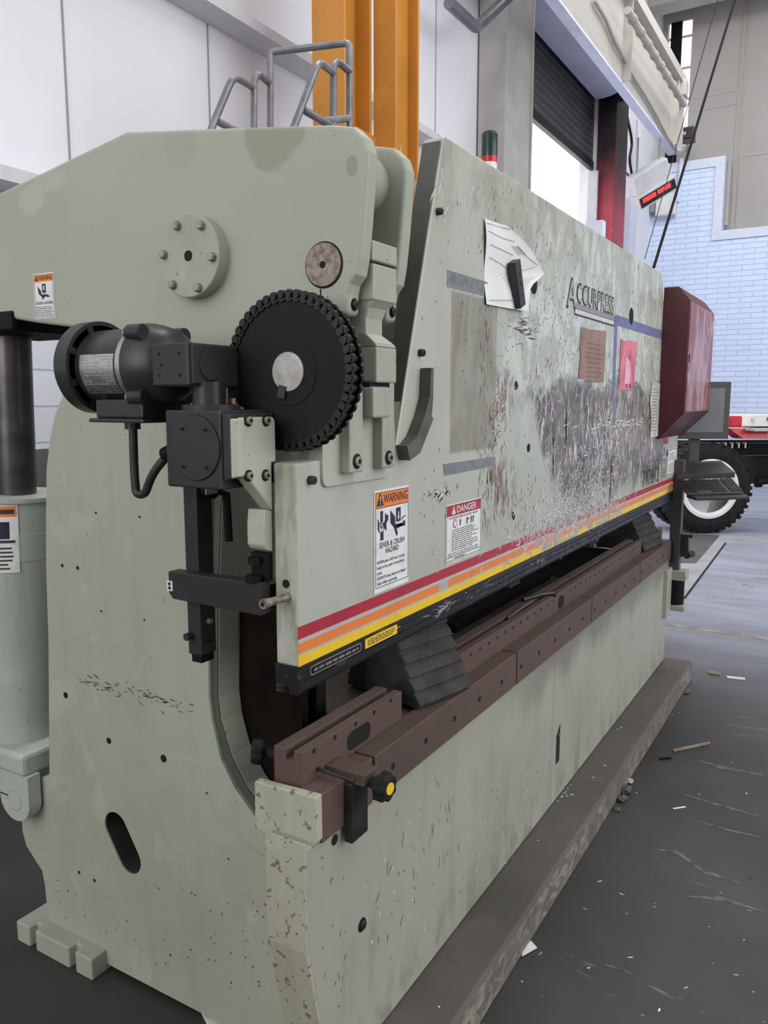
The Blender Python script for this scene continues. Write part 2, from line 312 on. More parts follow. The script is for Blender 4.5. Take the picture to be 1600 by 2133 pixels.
# ------------------------------------------------------------------ mesh builder
class MB:
    def __init__(s): s.v = []; s.f = []; s.mi = []; s.sm = []; s.mats = []
    def mat(s, m):
        if m not in s.mats: s.mats.append(m)
        return s.mats.index(m)
    def add(s, vs, fs, m=None, smooth=False):
        k = len(s.v); s.v += [tuple(p) for p in vs]; i = s.mat(m) if m else -1
        for f in fs: s.f.append([k + q for q in f]); s.mi.append(i); s.sm.append(smooth)
        return s
    def box(s, x0, x1, y0, y1, z0, z1, m=None):
        v = [(x, y, z) for x in (x0, x1) for y in (y0, y1) for z in (z0, z1)]
        return s.add(v, [(0, 1, 3, 2), (4, 6, 7, 5), (0, 4, 5, 1), (2, 3, 7, 6), (0, 2, 6, 4), (1, 5, 7, 3)], m)
    def obox(s, c, U, V, N, a, b, d, m=None):          # centred box with half sizes a,b,d along U,V,N
        c = Vector(c); v = [c + U * (i * a) + V * (j * b) + N * (k * d) for i in (-1, 1) for j in (-1, 1) for k in (-1, 1)]
        return s.add(v, [(0, 1, 3, 2), (4, 6, 7, 5), (0, 4, 5, 1), (2, 3, 7, 6), (0, 2, 6, 4), (1, 5, 7, 3)], m)
    def prism(s, pts, axis, a, b, holes=(), m=None, smooth=False):
        g = {'x': lambda p, t: (t, p[0], p[1]), 'y': lambda p, t: (p[0], t, p[1]), 'z': lambda p, t: (p[0], p[1], t)}[axis]
        loops = [list(pts)] + [list(h) for h in holes]; flat = [p for l in loops for p in l]; n = len(flat)
        vs = [g(p, a) for p in flat] + [g(p, b) for p in flat]; fs = []
        if len(loops) == 1: fs += [tuple(range(n)), tuple(range(2 * n - 1, n - 1, -1))]
        else:
            for t in tessellate_polygon([[Vector((p[0], p[1], 0)) for p in l] for l in loops]): fs += [tuple(t), tuple(n + q for q in reversed(t))]
        k = 0; s.add(vs, fs, m); base = len(s.v) - 2 * n; side = []
        for l in loops:
            c = len(l); side += [(k + i, k + (i + 1) % c, n + k + (i + 1) % c, n + k + i) for i in range(c)]; k += c
        i = s.mat(m) if m else -1
        for f in side: s.f.append([base + q for q in f]); s.mi.append(i); s.sm.append(smooth)
        return s
    def lathe(s, p, d, prof, n=28, m=None, smooth=True):   # prof: (distance along d, radius)
        p = Vector(p); d = Vector(d).normalized(); u = d.orthogonal().normalized(); w = d.cross(u)
        vs = []; fs = []
        for t, r in prof: vs += [p + d * t + (u * math.cos(2 * math.pi * i / n) + w * math.sin(2 * math.pi * i / n)) * r for i in range(n)]
        for k in range(len(prof) - 1): fs += [(k * n + i, k * n + (i + 1) % n, (k + 1) * n + (i + 1) % n, (k + 1) * n + i) for i in range(n)]
        s.add(vs, fs, m, smooth); q = len(prof) - 1; base = len(s.v) - len(vs); i0 = s.mi[-1]
        for f in (tuple(range(n - 1, -1, -1)), tuple(range(q * n, q * n + n))): s.f.append([base + t for t in f]); s.mi.append(i0); s.sm.append(False)
        return s
    def cyl(s, a, b, r, n=24, m=None, r2=None, smooth=True):
        a = Vector(a); b = Vector(b); return s.lathe(a, b - a, [(0, r), ((b - a).length, r if r2 is None else r2)], n, m, smooth)
    def disc(s, c, nrm, r, t=0.0008, n=20, m=None):
        nrm = Vector(nrm).normalized(); return s.lathe(Vector(c), nrm, [(-0.003, r), (t, r)], n, m, False)
    def tube(s, pts, r, n=10, m=None, bend=0.0):
        P = [Vector(p) for p in pts]
        if bend:
            Q = [P[0]]
            for i in range(1, len(P) - 1):
                a = (P[i - 1] - P[i]); b = (P[i + 1] - P[i]); l = min(bend, a.length * .48, b.length * .48)
                A = P[i] + a.normalized() * l; B = P[i] + b.normalized() * l
                for k in range(7): t = k / 6; Q.append(A * (1 - t) ** 2 + P[i] * 2 * t * (1 - t) + B * t * t)
            P = Q + [P[-1]]
        vs = []; fs = []; u = None
        for i, p in enumerate(P):
            d = (P[min(i + 1, len(P) - 1)] - P[max(i - 1, 0)]).normalized()
            u = d.orthogonal().normalized() if u is None else (u - d * u.dot(d)).normalized()
            w = d.cross(u); vs += [p + (u * math.cos(2 * math.pi * k / n) + w * math.sin(2 * math.pi * k / n)) * r for k in range(n)]
        L = len(P)
        for k in range(L - 1): fs += [(k * n + i, k * n + (i + 1) % n, (k + 1) * n + (i + 1) % n, (k + 1) * n + i) for i in range(n)]
        fs += [tuple(range(n - 1, -1, -1)), tuple(range((L - 1) * n, L * n))]
        return s.add(vs, fs, m, True)
    def slab(s, pts3, N, t, m=None):                    # polygon given a thickness along N
        N = Vector(N) * t; n = len(pts3); vs = [Vector(p) for p in pts3] + [Vector(p) + N for p in pts3]
        return s.add(vs, [tuple(range(n)), tuple(range(2 * n - 1, n - 1, -1))] + [(i, (i + 1) % n, n + (i + 1) % n, n + i) for i in range(n)], m)
    def text(s, txt, o, U, V, h, m, w=None, align='L', off=0.0):
        c = bpy.data.curves.new('t', 'FONT'); c.body = txt; c.size = 1.0; c.resolution_u = 3; c.offset = off; ob = bpy.data.objects.new('t', c)
        me = bpy.data.meshes.new_from_object(ob); co = [v.co.copy() for v in me.vertices]
        if co:
            x0 = min(p.x for p in co); x1 = max(p.x for p in co); sy = h / 0.70; sx = sy if w is None else w / max(1e-6, x1 - x0)
            sh = {'L': 0, 'C': -(x1 - x0) * sx / 2}[align]; o = Vector(o)
            s.add([o + U * ((p.x - x0) * sx + sh) + V * (p.y * sy) for p in co], [tuple(p.vertices) for p in me.polygons], m)
        bpy.data.objects.remove(ob); bpy.data.curves.remove(c); bpy.data.meshes.remove(me); return s
    def build(s, name, mat=None, parent=None, bevel=0.0, seg=2, label=None, cat=None, group=None, kind=None, recalc=True):
        xs = list(zip(*s.v)); lo = [min(a) for a in xs]; hi = [max(a) for a in xs]
        org = Vector(((lo[0] + hi[0]) / 2, (lo[1] + hi[1]) / 2, lo[2] if parent is None else (lo[2] + hi[2]) / 2))
        me = bpy.data.meshes.new(name); me.from_pydata([Vector(p) - org for p in s.v], [], s.f)
        if s.mats:
            if -1 in s.mi: me.materials.append(M[mat]); add = 1
            else: add = 0
            for k in s.mats: me.materials.append(M[k])
            for p, i in zip(me.polygons, s.mi): p.material_index = 0 if i == -1 else i + add
        else: me.materials.append(M[mat])
        for p, q in zip(me.polygons, s.sm): p.use_smooth = q
        if recalc:
            bm = bmesh.new(); bm.from_mesh(me); bmesh.ops.recalc_face_normals(bm, faces=bm.faces); bm.to_mesh(me); bm.free()
        if any(s.sm): me.set_sharp_from_angle(angle=math.radians(32))
        o = bpy.data.objects.new(name, me); COL.objects.link(o)
        if bevel:
            b = o.modifiers.new('edge', 'BEVEL'); b.width = bevel; b.segments = seg; b.limit_method = 'ANGLE'; b.angle_limit = math.radians(35); b.harden_normals = False
        if parent is not None: o.parent = parent; o.location = org - wloc(parent)
        else: o.location = org
        return tag(o, label, cat, group, kind)
def wloc(o):
    v = Vector((0, 0, 0))
    while o is not None: v = v + o.location; o = o.parent
    return v
def tag(o, label=None, cat=None, group=None, kind=None):
    if label: o['label'] = label
    if cat: o['category'] = cat
    if group: o['group'] = group
    if kind: o['kind'] = kind
    return o
def empty(name, loc, label, cat, group=None):
    o = bpy.data.objects.new(name, None); o.empty_display_size = 0.1; COL.objects.link(o); o.location = loc; return tag(o, label, cat, group)
def circ(c, r, n=24, a0=0.0): return [(c[0] + r * math.cos(a0 + 2 * math.pi * i / n), c[1] + r * math.sin(a0 + 2 * math.pi * i / n)) for i in range(n)]
def rounded(pts, r, n=5):                                # 2-D corner rounding; r scalar or per-corner list
    out = []; L = len(pts)
    for i, p in enumerate(pts):
        rr = r[i] if isinstance(r, (list, tuple)) else r
        p = Vector(p)
        if rr <= 0: out.append(tuple(p)); continue
        a = Vector(pts[i - 1]) - p; b = Vector(pts[(i + 1) % L]) - p; l = min(rr, a.length * .49, b.length * .49)
        A = p + a.normalized() * l; B = p + b.normalized() * l
        for k in range(n + 1): t = k / n; q = A * (1 - t) ** 2 + p * 2 * t * (1 - t) + B * t * t; out.append((q.x, q.y))
    return out
EX, EY, EZ = Vector((1, 0, 0)), Vector((0, 1, 0)), Vector((0, 0, 1))
S = dict(kind='structure')

# ================================================================== THE SETTING
YW = 3.0; XF = 15.8                                     # plane of the left wall, plane of the far wall
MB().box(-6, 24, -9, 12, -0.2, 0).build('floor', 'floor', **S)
# left wall: white panels above, painted block below, grey dado; an opening for the roll-up door
dx0 = at(1046, 300, y=YW).x; dx1 = at(1238, 400, y=YW).x
w = MB()
for a, b, z0, z1 in ((-5, dx0, 2.45, 9.6), (dx1, XF + .4, 2.45, 9.6), (dx0, dx1, 7.6, 9.6)): w.box(a, b, YW, YW + .25, z0, z1)
w.box(-5, dx0, YW, YW + .25, 1.37, 2.45, 'white_block'); w.box(dx1, XF + .4, YW, YW + .25, 0.9, 2.45, 'panel_white')
w.box(-5, dx0, YW - .004, YW + .25, 0, 1.37, 'dado_grey'); w.box(dx1, XF + .4, YW, YW + .25, 0, 0.9, 'dado_grey')
w.build('wall_left', 'panel_white', **S)
sm = MB()
for px, py in ((136, 160), (433, 120), (907, 150)):
    x = at(px, py, y=YW).x; sm.box(x - .006, x + .006, YW - .006, YW + .001, 2.5, 9.5)
sm.build('trim_1', 'seam_grey', **S)
def girt(name, p, q):
    a = at(p[0], p[1], y=YW - .22); z = a.z
    MB().prism([(YW - .001, z), (YW - .22, z), (YW - .22, z + .07), (YW - .20, z + .07), (YW - .20, z + .012), (YW - .001, z + .012)], 'x', -4, q).build(name, 'girt_grey', **S)
g1 = at(560, 75, y=YW - .22)
girt('trim_2', (435, 3), dx0 - .7); girt('trim_3', (0, 372), dx0 - .7)
zb0 = at(1050, 199, y=YW + .05).z - .02
# roll-up door, its jambs, hood and the sky outside
jm = MB().box(dx0 - .75, dx0 - .02, YW - .35, YW - .02, 0, 9.0).box(dx0 - .02, dx0, YW - .38, YW - .02, 0, 9.0)
jm.build('trim_4', 'jamb_grey', bevel=.01, **S)
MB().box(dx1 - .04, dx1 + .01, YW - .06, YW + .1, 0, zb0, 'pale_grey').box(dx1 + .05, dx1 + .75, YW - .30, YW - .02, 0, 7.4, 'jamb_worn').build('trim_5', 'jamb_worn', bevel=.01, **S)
zb = at(1050, 199, y=YW + .05).z
door = MB().box(dx0 - .05, dx1 + .05, YW + .04, YW + .07, zb + .12, 7.9, 'door_slats').box(dx0 - .05, dx1 + .05, YW + .02, YW + .09, zb, zb + .12, 'dark_steel').build('door_1', 'door_slats', **S)
hz = at(1180, 138, y=YW - .02).z; hx = at(1285, 232, y=YW - .35).x
prof = [(YW - .02, hz), (YW - .02, hz + .95)] + [(YW - .12 - .55 * math.sin(t), hz + .46 + .46 * math.cos(t)) for t in [math.radians(12 * k) for k in range(16)]]
MB().prism(prof, 'x', dx0 - 2.4, hx, m='hood_lilac', smooth=True).box(hx, hx + .35, YW - .55, YW - .1, hz + .02, hz + .6, 'black').build('trim_6', 'hood_lilac', **S)
MB().tube([at(935, 5, y=YW - .45), at(992, 58, y=YW - .45), at(1062, -8, y=YW - .45)], .055, 12, 'tube_grey', .05).build('trim_7', 'tube_grey', **S)
MB().box(-2, 60, 8, 8.2, -2, 14).build('sky_backdrop', 'clear_sky', **S)
MB().box(dx0 - 6, dx1 + 8, YW + .25, 8, -.12, -.02).build('yard_ground', 'asphalt', **S)
# far wall: white brick with an L-shaped top, cream sheeting behind and above it
zt = at(1510, 325, x=XF).z; ys = at(1508, 400, x=XF).y; zs = at(1550, 476, x=XF).z
prof = [(YW + .4, 0), (YW + .4, zt), (ys, zt), (ys, zs), (-9, zs), (-9, 0)]
MB().prism(prof, 'x', XF, XF + .3, m='white_brick').build('wall_far', 'white_brick', **S)
b = .17
MB().prism([(YW, zt), (ys, zt), (ys, zs), (-9, zs), (-9, zs - b), (ys + b, zs - b), (ys + b, zt - b), (YW, zt - b)], 'x', XF - .03, XF - .001).build('trim_8', 'trim_blue', **S)
fx = XF + .35
y0 = at(1440, 120, x=fx).y; y1 = at(1390, 120, x=fx).y; zw0 = at(1440, 300, x=fx).z; zw1 = at(1440, 40, x=fx).z
cw = MB()
cw.box(fx, fx + .2, -9, y0, zs - .5, 12).box(fx, fx + .2, y1, YW + .5, zt - .5, 12).box(fx, fx + .2, y0, y1, zt - .5, zw0).box(fx, fx + .2, y0, y1, zw1, 12)
cw.build('wall_far_upper', 'cream_wall', **S)
sm = MB()
for px in (1538, 1549): y = at(px, 200, x=fx).y; sm.box(fx - .015, fx + .001, y - .012, y + .012, zs - .4, 12)
for (pa, pb, z) in ((1440, 1545, at(1500, 222, x=fx).z), (1440, 1545, at(1500, 195, x=fx).z), (1545, 1700, at(1570, 322, x=fx).z)):
    sm.box(fx - .01, fx + .001, at(pb, 200, x=fx).y, at(pa, 200, x=fx).y, z - .015, z + .015)
sm.build('trim_9', 'roof_cream', **S)
MB().tube([at(1520, 335, x=XF + .2), at(1512, 470, x=XF + .2)], .045, 10).build('trim_10', 'cream_wall', **S)
# tall window slit high in the far corner
wn = MB().box(fx + .05, fx + .06, y0 + .02, y1 - .02, zw0, zw1, 'clear_sky')
wn.box(fx - .02, fx + .04, y0 + (y1 - y0) * .42, y1 - (y1 - y0) * .12, zw0 - .3, zw1, 'black')
for k in range(4): z = zw0 + (zw1 - zw0) * (k + .5) / 4; wn.box(fx, fx + .04, y0, y1, z - .02, z + .02, 'roof_cream')
wn.build('window_1', 'clear_sky', **S)
# big cream box beam running along the hall, roof members over the far end
zB = at(1408, 322, y=1.95).z; pR = at(1408, 322, z=zB); pL = at(1312, 224, z=zB)
yR, yL = pR.y, pL.y; xE = pR.x
bh = at(1345, 100, y=yR - .05).z
bm_ = MB().box(2.0, xE, yR, yL, zB, zB + .03, 'hood_lilac').box(2.0, xE, yR + .004, yL, zB + .03, zB + .98).box(2.0, xE, yR - .12, yL, zB + .98, zB + 1.12)  # lilac underside: door daylight put into the beam's colour
for x in (6.5, 9.4, 12.3, xE - .05): bm_.box(x, x + .02, yR - .10, yR + .01, zB + .03, zB + .98)
bm_.build('trim_11', 'beam_cream', **S)
rf = MB()
rf.box(XF - 1.0, XF - .55, -9, YW, 8.78, 9.2).box(XF - 2.9, XF - 2.5, -9, YW, 8.95, 9.3)
for y in (0.3, 1.25, 2.6): rf.box(9, XF, y, y + .1, 9.2, 9.42)
rf.box(9, XF + .5, -9, YW + .4, 9.45, 9.6)
rf.build('ceiling', 'roof_cream', **S)
# painted marks and joints in the floor
def strip(name, a, b, w, m, z=.002):
    a = Vector(a); b = Vector(b); d = (b - a).normalized(); s = Vector((-d.y, d.x, 0)) * w / 2
    MB().slab([a - s, a + s, b + s, b - s], EZ, z, m).build(name, m, **S)
plain('line_pale', (0.30, 0.27, 0.24, 1), 0.6, 0, 0.25, 6); plain('slab_pale', (0.36, 0.36, 0.38, 1), 0.6, 0, 0.12, 3); plain('slab_dark', (0.10, 0.095, 0.10, 1), 0.55, 0, 0.15, 4)
strip('trim_12', at(1385, 1300, z=0), at(1640, 1338, z=0), .07, 'line_pale')
MB().slab([at(p, q, z=0) for p, q in ((1428, 1112), (1500, 1115), (1450, 1174), (1380, 1172))], EZ, .003).build('trim_13', 'slab_dark', **S)
MB().slab([at(p, q, z=0) for p, q in ((1395, 1110), (1600, 1118), (1640, 1132), (1508, 1132), (1420, 1260), (1380, 1262))], EZ, .0015).build('trim_14', 'slab_pale', **S)
strip('trim_15', at(1425, 1248, z=0), at(1512, 1131, z=0), .02, 'hole', .0025)
sc = MB()
for (pts, wd) in (([(1370, 1770), (1410, 1775), (1465, 1815), (1540, 1840)], 9), ([(1425, 1867), (1500, 1872), (1595, 1900)], 8), ([(1260, 2010), (1290, 2018), (1318, 2030)], 6), ([(1280, 1805), (1325, 1822)], 5), ([(1425, 1655), (1490, 1675), (1580, 1700)], 5), ([(1455, 1585), (1500, 1598), (1590, 1615)], 7), ([(1450, 1710), (1520, 1730), (1590, 1745)], 4), ([(1310, 1770), (1345, 1782)], 4), ([(1530, 1950), (1570, 1965)], 5), ([(1565, 1665), (1563, 1730)], 3)):
    up = []; lo = []
    for i, (px, py) in enumerate(pts):
        h = wd / 2 * (1 if 0 < i < len(pts) - 1 else .3); up.append(at(px, py - h, z=0)); lo.append(at(px, py + h, z=0))
    for i in range(len(pts) - 1): sc.slab([up[i], up[i + 1], lo[i + 1], lo[i]], EZ, .001)
plain('scuff', (0.12, 0.117, 0.113, 1), 0.6, 0, 0.35, 25)
sc.build('trim_16', 'scuff', **S)

# ================================================================== THE PRESS BRAKE
PB = empty('press_brake', (1.8, 0.3, 0), 'huge worn green-grey press brake filling the middle of the hall', 'machine')
L = 3.66
def mirror(o, parent=None):                             # the far-end twin of a near-end part and of its sub-parts
    c = o.copy(); COL.objects.link(c); me = o.data.copy(); me.transform(Matrix.Scale(-1, 4, EX)); me.flip_normals(); c.data = me
    c.parent = parent or o.parent
    if parent is None: c.location = Vector((L - wloc(o).x, wloc(o).y, wloc(o).z)) - wloc(c.parent)
    else: c.location = Vector((-o.location.x, o.location.y, o.location.z))
    for ch in [q for q in bpy.data.objects if q.parent == o]: mirror(ch, c)
    return c
def hexbolt(mb, c, N, r, h, m='bolt_steel'):
    N = Vector(N).normalized(); mb.lathe(Vector(c), N, [(-.002, r * 1.35), (.003, r * 1.35)], 18, m, False).lathe(Vector(c), N, [(.003, r), (h, r), (h + r * .15, r * .8)], 6, m, False)
def capscrew(mb, c, N, r, m='bolt_steel'):
    N = Vector(N).normalized(); mb.lathe(Vector(c), N, [(-.002, r * 1.5), (.0012, r * 1.5)], 20, 'hole', False).lathe(Vector(c), N, [(0, r), (.006, r), (.007, r * .85)], 18, m, False).lathe(Vector(c), N, [(.004, r * .5), (.0078, r * .5)], 6, 'hole', False)

# ---- side frame (C-plate)
XS = .20
back = aX(XS, (103, 1935), (94, 1845), (88, 1814), (74, 1792), (55, 1762), (47, 1731), (45, 1694), (46, 1640), (103, 1612), (101, 1337), (96, 1180), (96, 1060), (97, 976), (105, 912), (116, 860), (132, 825))
thr = aX(XS, (468, 1010), (463, 1060), (457, 1250), (457, 1450), (463, 1500), (484, 1572), (515, 1635), (548, 1682))
fr = [(back[0][0], .02)] + back[1:] + [(.80, 1.76), (.62, 1.93), (.40, 2.06), (.22, 1.98), (.20, 1.7)] + [(thr[0][0] - .02, 1.55)] + thr + [(.18, .62), (.106, .62), (.106, .02)]
slot = []
sc0 = Vector(aX(XS, (241, 1723))[0]); sc1 = Vector(aX(XS, (270, 1789))[0]); sd = (sc1 - sc0).normalized(); sn = Vector((-sd.y, sd.x)); sr = .044
for k in range(13): t = math.pi * k / 12; slot.append(tuple(sc0 - sd * (.0 + sr * math.sin(t)) + sn * sr * math.cos(t)))
for k in range(13): t = math.pi * k / 12; slot.append(tuple(sc1 + sd * (.0 + sr * math.sin(t)) - sn * sr * math.cos(t)))
side = MB().prism(fr, 'x', XS, XS + .068, [slot]).build('side_frame', 'frame_paint', PB)
sl_c = Vector((sum(p[0] for p in slot) / len(slot), sum(p[1] for p in slot) / len(slot)))
MB().prism([tuple(Vector(p)) for p in slot], 'x', XS + .004, XS + .067, [[tuple(sl_c + (Vector(p) - sl_c) * .97) for p in slot]]).build('slot_shade_ring', 'slot_shade', side)  # added dark ring: shade of the unlit slot put into its colour
band_out = aX(XS, (412, 1010), (412, 1390), (412, 1540), (424, 1585), (431, 1628), (461, 1694), (490, 1724), (525, 1757), (569, 1784))
band_in = aX(XS, (447, 1010), (443, 1250), (443, 1450), (449, 1500), (468, 1580), (498, 1640), (537, 1695), (569, 1722))
bp = band_out + band_in[::-1]
MB().prism(bp, 'x', XS - .014, XS + .001).build('throat_plate', 'frame_paint', side, bevel=.003)
MB().prism([(p[0] - .003, p[1]) for p in band_in] + [(p[0] + .002, p[1]) for p in reversed(thr)], 'x', XS - .0035, XS + .001).build('throat_groove', 'edge_dark', side)
MB().prism([(p[0] + .008, p[1]) for p in band_out] + [(p[0] - .02, p[1]) for p in band_in[::-1]], 'x', XS + .068, XS + .13).build('inner_throat_plate', 'frame_paint', side, bevel=.003)
MB().prism([(.15, .4), (.15, .8), (.85, .8), (.85, .2), (.5, .2)], 'x', XS + .15, XS + .17).build('slot_shade_panel', 'edge_dark', side)  # dark sheet behind the slot, its depth shade put into the colour
ft = MB(); c = [aZ(0, (37, 1959))[0], aZ(0, (179, 2042))[0]]
ft.prism([(.147, .86), (.147, .93), (.175, .935), (.175, .955), (.147, .96), (.147, 1.11), (.175, 1.115), (.175, 1.135), (.147, 1.14), (.147, 1.20), (.33, 1.20), (.33, .86)], 'z', 0, .065)
ft.build('foot_plate', 'frame_paint', side, bevel=.004, label='notched green-grey foot plate bolted to the floor')
for px, py, r in ((227, 1543, .009), (341, 1580, .0105), (137, 1448, .009), (130, 1178, .005), (162, 1183, .0055), (200, 1068, .0032), (291, 1077, .0032), (211, 1273, .003), (301, 1291, .003), (165, 1817, .005), (197, 1834, .005), (120, 1834, .002), (476, 1789, .0025), (142, 1855, .0025), (431, 1652, .003), (398, 1978, .002), (355, 1989, .003)):
    p = at(px, py, x=XS); MB().disc(p, (-1, 0, 0), r).build('bolt_hole', 'hole', side)
pits = MB()
for k in range(70):
    t = rnd.random(); px = 165 + 245 * t + rnd.gauss(0, 6); py = 1412 + 66 * t + rnd.gauss(0, 9); p = at(px, py, x=XS)
    a = rnd.uniform(-.5, .3); l = rnd.uniform(.003, .016); w_ = rnd.uniform(.0008, .003); d = Vector((0, -math.cos(a), math.sin(a))); n_ = Vector((0, math.sin(a), math.cos(a)))
    pits.slab([p - d * l, p - d * l * .2 + n_ * w_, p + d * l, p + d * l * .1 - n_ * w_], (-1, 0, 0), .0006)
for k in range(90):
    p = at(rnd.uniform(110, 560), rnd.uniform(1850, 2080), x=XS); l = rnd.uniform(.001, .004)
    if p.z > .1 and p.y > .14: pits.slab([p + Vector((0, -l, 0)), p + Vector((0, 0, l * 1.3)), p + Vector((0, l, 0)), p + Vector((0, 0, -l))], (-1, 0, 0), .0006)
tag(pits.build('paint_scuffs', 'chip_dark', side), kind='stuff')
# ---- lever arm: two plates straddling the frame
XA = .15
nose = aX(XA, (262, 273), (500, 264), (690, 258), (735, 262), (757, 283), (766, 312), (765, 345), (757, 460), (750, 535), (744, 572), (731, 592), (727, 612), (725, 655))
bot = [(.02, 1.795), (.06, 1.74), (.25, 1.70), (.52, 1.735)] + aX(XA, (184, 686), (79, 673), (0, 660)) + [(1.75, 1.95)]
arm_prof = nose + bot + [(1.75, 2.0), (1.2, 2.10)] + aX(XA, (0, 400))
def arm(x0, x1): return MB().prism(arm_prof, 'x', x0, x1)
la = arm(XA, XA + .042).build('lever_arm', 'arm_paint', PB, bevel=.009, seg=3)
arm(.30, .342).build('rear_arm_plate', 'frame_paint', la, bevel=.009, seg=3)
cy_ = Vector(aX(XA + .05, (808, 352))[0]); MB().cyl((XA + .03, .035, 2.085), (.31, .035, 2.085), .062, 28).cyl((XA + .038, .035, 2.085), (XA + .06, .035, 2.085), .078, 28).build('spacer_tube', 'link_paint', la)
pf = MB(); pc = at(393, 533, x=XA - .03)
pf.lathe((XA, pc.y, pc.z), (-1, 0, 0), [(-.001, .088), (.029, .088), (.031, .086)], 48, 'frame_paint', False)
pf.lathe((XA - .031, pc.y, pc.z), (-1, 0, 0), [(-.001, .0115), (.0008, .0115)], 20, 'hole', False)
pfo = pf.build('pivot_flange', 'frame_paint', la)
for px, py in ((367, 470), (417, 469), (440, 535), (411, 599), (358, 593), (339, 530)):
    q = at(px, py, x=XA - .036); b_ = MB(); b_.lathe((XA - .0305, q.y, q.z), (-1, 0, 0), [(0, .0105), (.002, .0105)], 18, None, False).lathe((XA - .0305, q.y, q.z), (-1, 0, 0), [(.002, .0095), (.010, .0095), (.0115, .0075)], 6, None, False); b_.build('bolt', 'bolt_steel', la)
pn = MB(); q = at(675, 552, x=XA); pn.lathe((XA, q.y, q.z), (-1, 0, 0), [(-.001, .0455), (.0012, .0455)], 40, 'hole', False).lathe((XA, q.y, q.z), (-1, 0, 0), [(0, .0425), (.004, .0425), (.005, .041)], 40, 'pin_steel', False).lathe((XA - .005, q.y, q.z), (-1, 0, 0), [(-.001, .007), (.0006, .007)], 16, 'hole', False)
pn.build('link_pin', 'pin_steel', la, label='round bare steel pin end with a small centre hole')
p0 = at(668, 602, x=XA); MB().box(XA - .0006, XA + .001, p0.y - .0016, p0.y + .0016, p0.z - .07, p0.z).build('clamp_slit', 'hole', la)
for x in (XA + .021, .321):
    q = aX(x, (735, 632) if x < .2 else (808, 645))[0]; b_ = MB(); yy = nose[-1][0] - .001; capscrew(b_, (x, yy, 1.825), (0, -1, 0), .0085, 'dark_steel'); b_.build('clamp_screw', 'dark_steel', la)

# ---- ram
rp = [(0, 1.12), (0, 1.518), (.085, 1.52), (.085, 1.60), (.125, 1.62), (.30, 1.60), (.345, 1.53), (.375, 1.53), (.602, 2.266)]
rp += [(L - x, z) for x, z in reversed(rp)]
rad = [.0, .0, .0, .0, .0, .0, .0, .0, .02]; rad += rad[::-1]
rad[9] = .06
ram = MB().prism(rounded(rp, rad), 'y', 0, .055).build('ram', 'ram_paint', PB, bevel=.005)
MB().slab([(.378, .0035, 1.535), (.378, .0515, 1.535), (.594, .0515, 2.25), (.594, .0035, 2.25)], Vector((-.957, 0, .289)), .0008, 'edge_dark').build('shoulder_edge', 'edge_dark', ram, label='dark bare edge of the slanted shoulder')
def stripe(nm, z0, z1, m, x0=0.0, x1=L): MB().box(x0, x1, -.0006, .001, z0, z1).build(nm, m, ram)
stripe('red_stripe', 1.1765, 1.2015, 'stripe_red')
stripe('orange_stripe', 1.1475, 1.168, 'stripe_orange', 0, .60); stripe('orange_stripe', 1.1475, 1.168, 'stripe_orange', .655, L)
stripe('yellow_stripe', 1.122, 1.1425, 'stripe_yellow')
stripe('grey_stripe', 1.168, 1.1765, 'stripe_grey'); stripe('grey_stripe', 1.1425, 1.1475, 'stripe_grey')
lg = MB()
for x0 in (.14, .268):
    lg.box(x0, x0 + .052, -.03, .05, 1.49, 1.665 if x0 < .2 else 1.73)
MB().prism(rounded([(.08, 1.465), (.335, 1.465), (.362, 1.50), (.362, 1.60), (.08, 1.60)], .02), 'y', -.006, .03).build('link_pad', 'ram_paint', ram, bevel=.002)
lk = lg.build('link_leg', 'link_paint', ram, bevel=.004)
# split the two legs into separate meshes
COL.objects.unlink(lk); bpy.data.objects.remove(lk)
for x0, zt_ in ((.14, 1.668), (.268, 1.732)):
    MB().box(x0, x0 + .052, -.03, .05, 1.49, zt_).build('link_leg', 'link_paint', ram, bevel=.004)
    b_ = MB(); capscrew(b_, (x0 + .026, -.03, 1.513), (0, -1, 0), .0105); b_.build('leg_screw', 'bolt_steel', ram)
# ---- link between arm and ram
lkp = MB()
prof = [(.0, 0), (0, 0)]
def linkbox(z0, z1, x0, x1, yf): lkp.box(x0, x1, yf, .09, z0, z1)
linkbox(1.912, 1.952, .196, .296, -.05); linkbox(1.835, 1.907, .196, .290, -.052)
zz = [(1.835, .2, .288, -.052), (1.822, .198, .27, -.04), (1.80, .197, .262, -.034), (1.77, .197, .262, -.034), (1.752, .205, .285, -.05), (1.745, .208, .29, -.052)]
for a, b_ in zip(zz[:-1], zz[1:]):
    v = [(a[1], a[3], a[0]), (a[2], a[3], a[0]), (a[2], .09, a[0]), (a[1], .09, a[0]), (b_[1], b_[3], b_[0]), (b_[2], b_[3], b_[0]), (b_[2], .09, b_[0]), (b_[1], .09, b_[0])]
    lkp.add(v, [(0, 1, 5, 4), (1, 2, 6, 5), (2, 3, 7, 6), (3, 0, 4, 7)])
lkp.box(.208, .29, -.052, .09, 1.672, 1.745)
lko = lkp.build('connecting_link', 'link_paint', PB, bevel=.004)
MB().box(.198, .266, -.05, .06, 1.60, 1.664).build('link_cap', 'link_paint', lko, bevel=.005)
MB().box(.20, .28, -.04, .05, 1.663, 1.673).build('link_joint', 'hole', lko)
# ---- far-end twins
for o in (side, la): mirror(o)
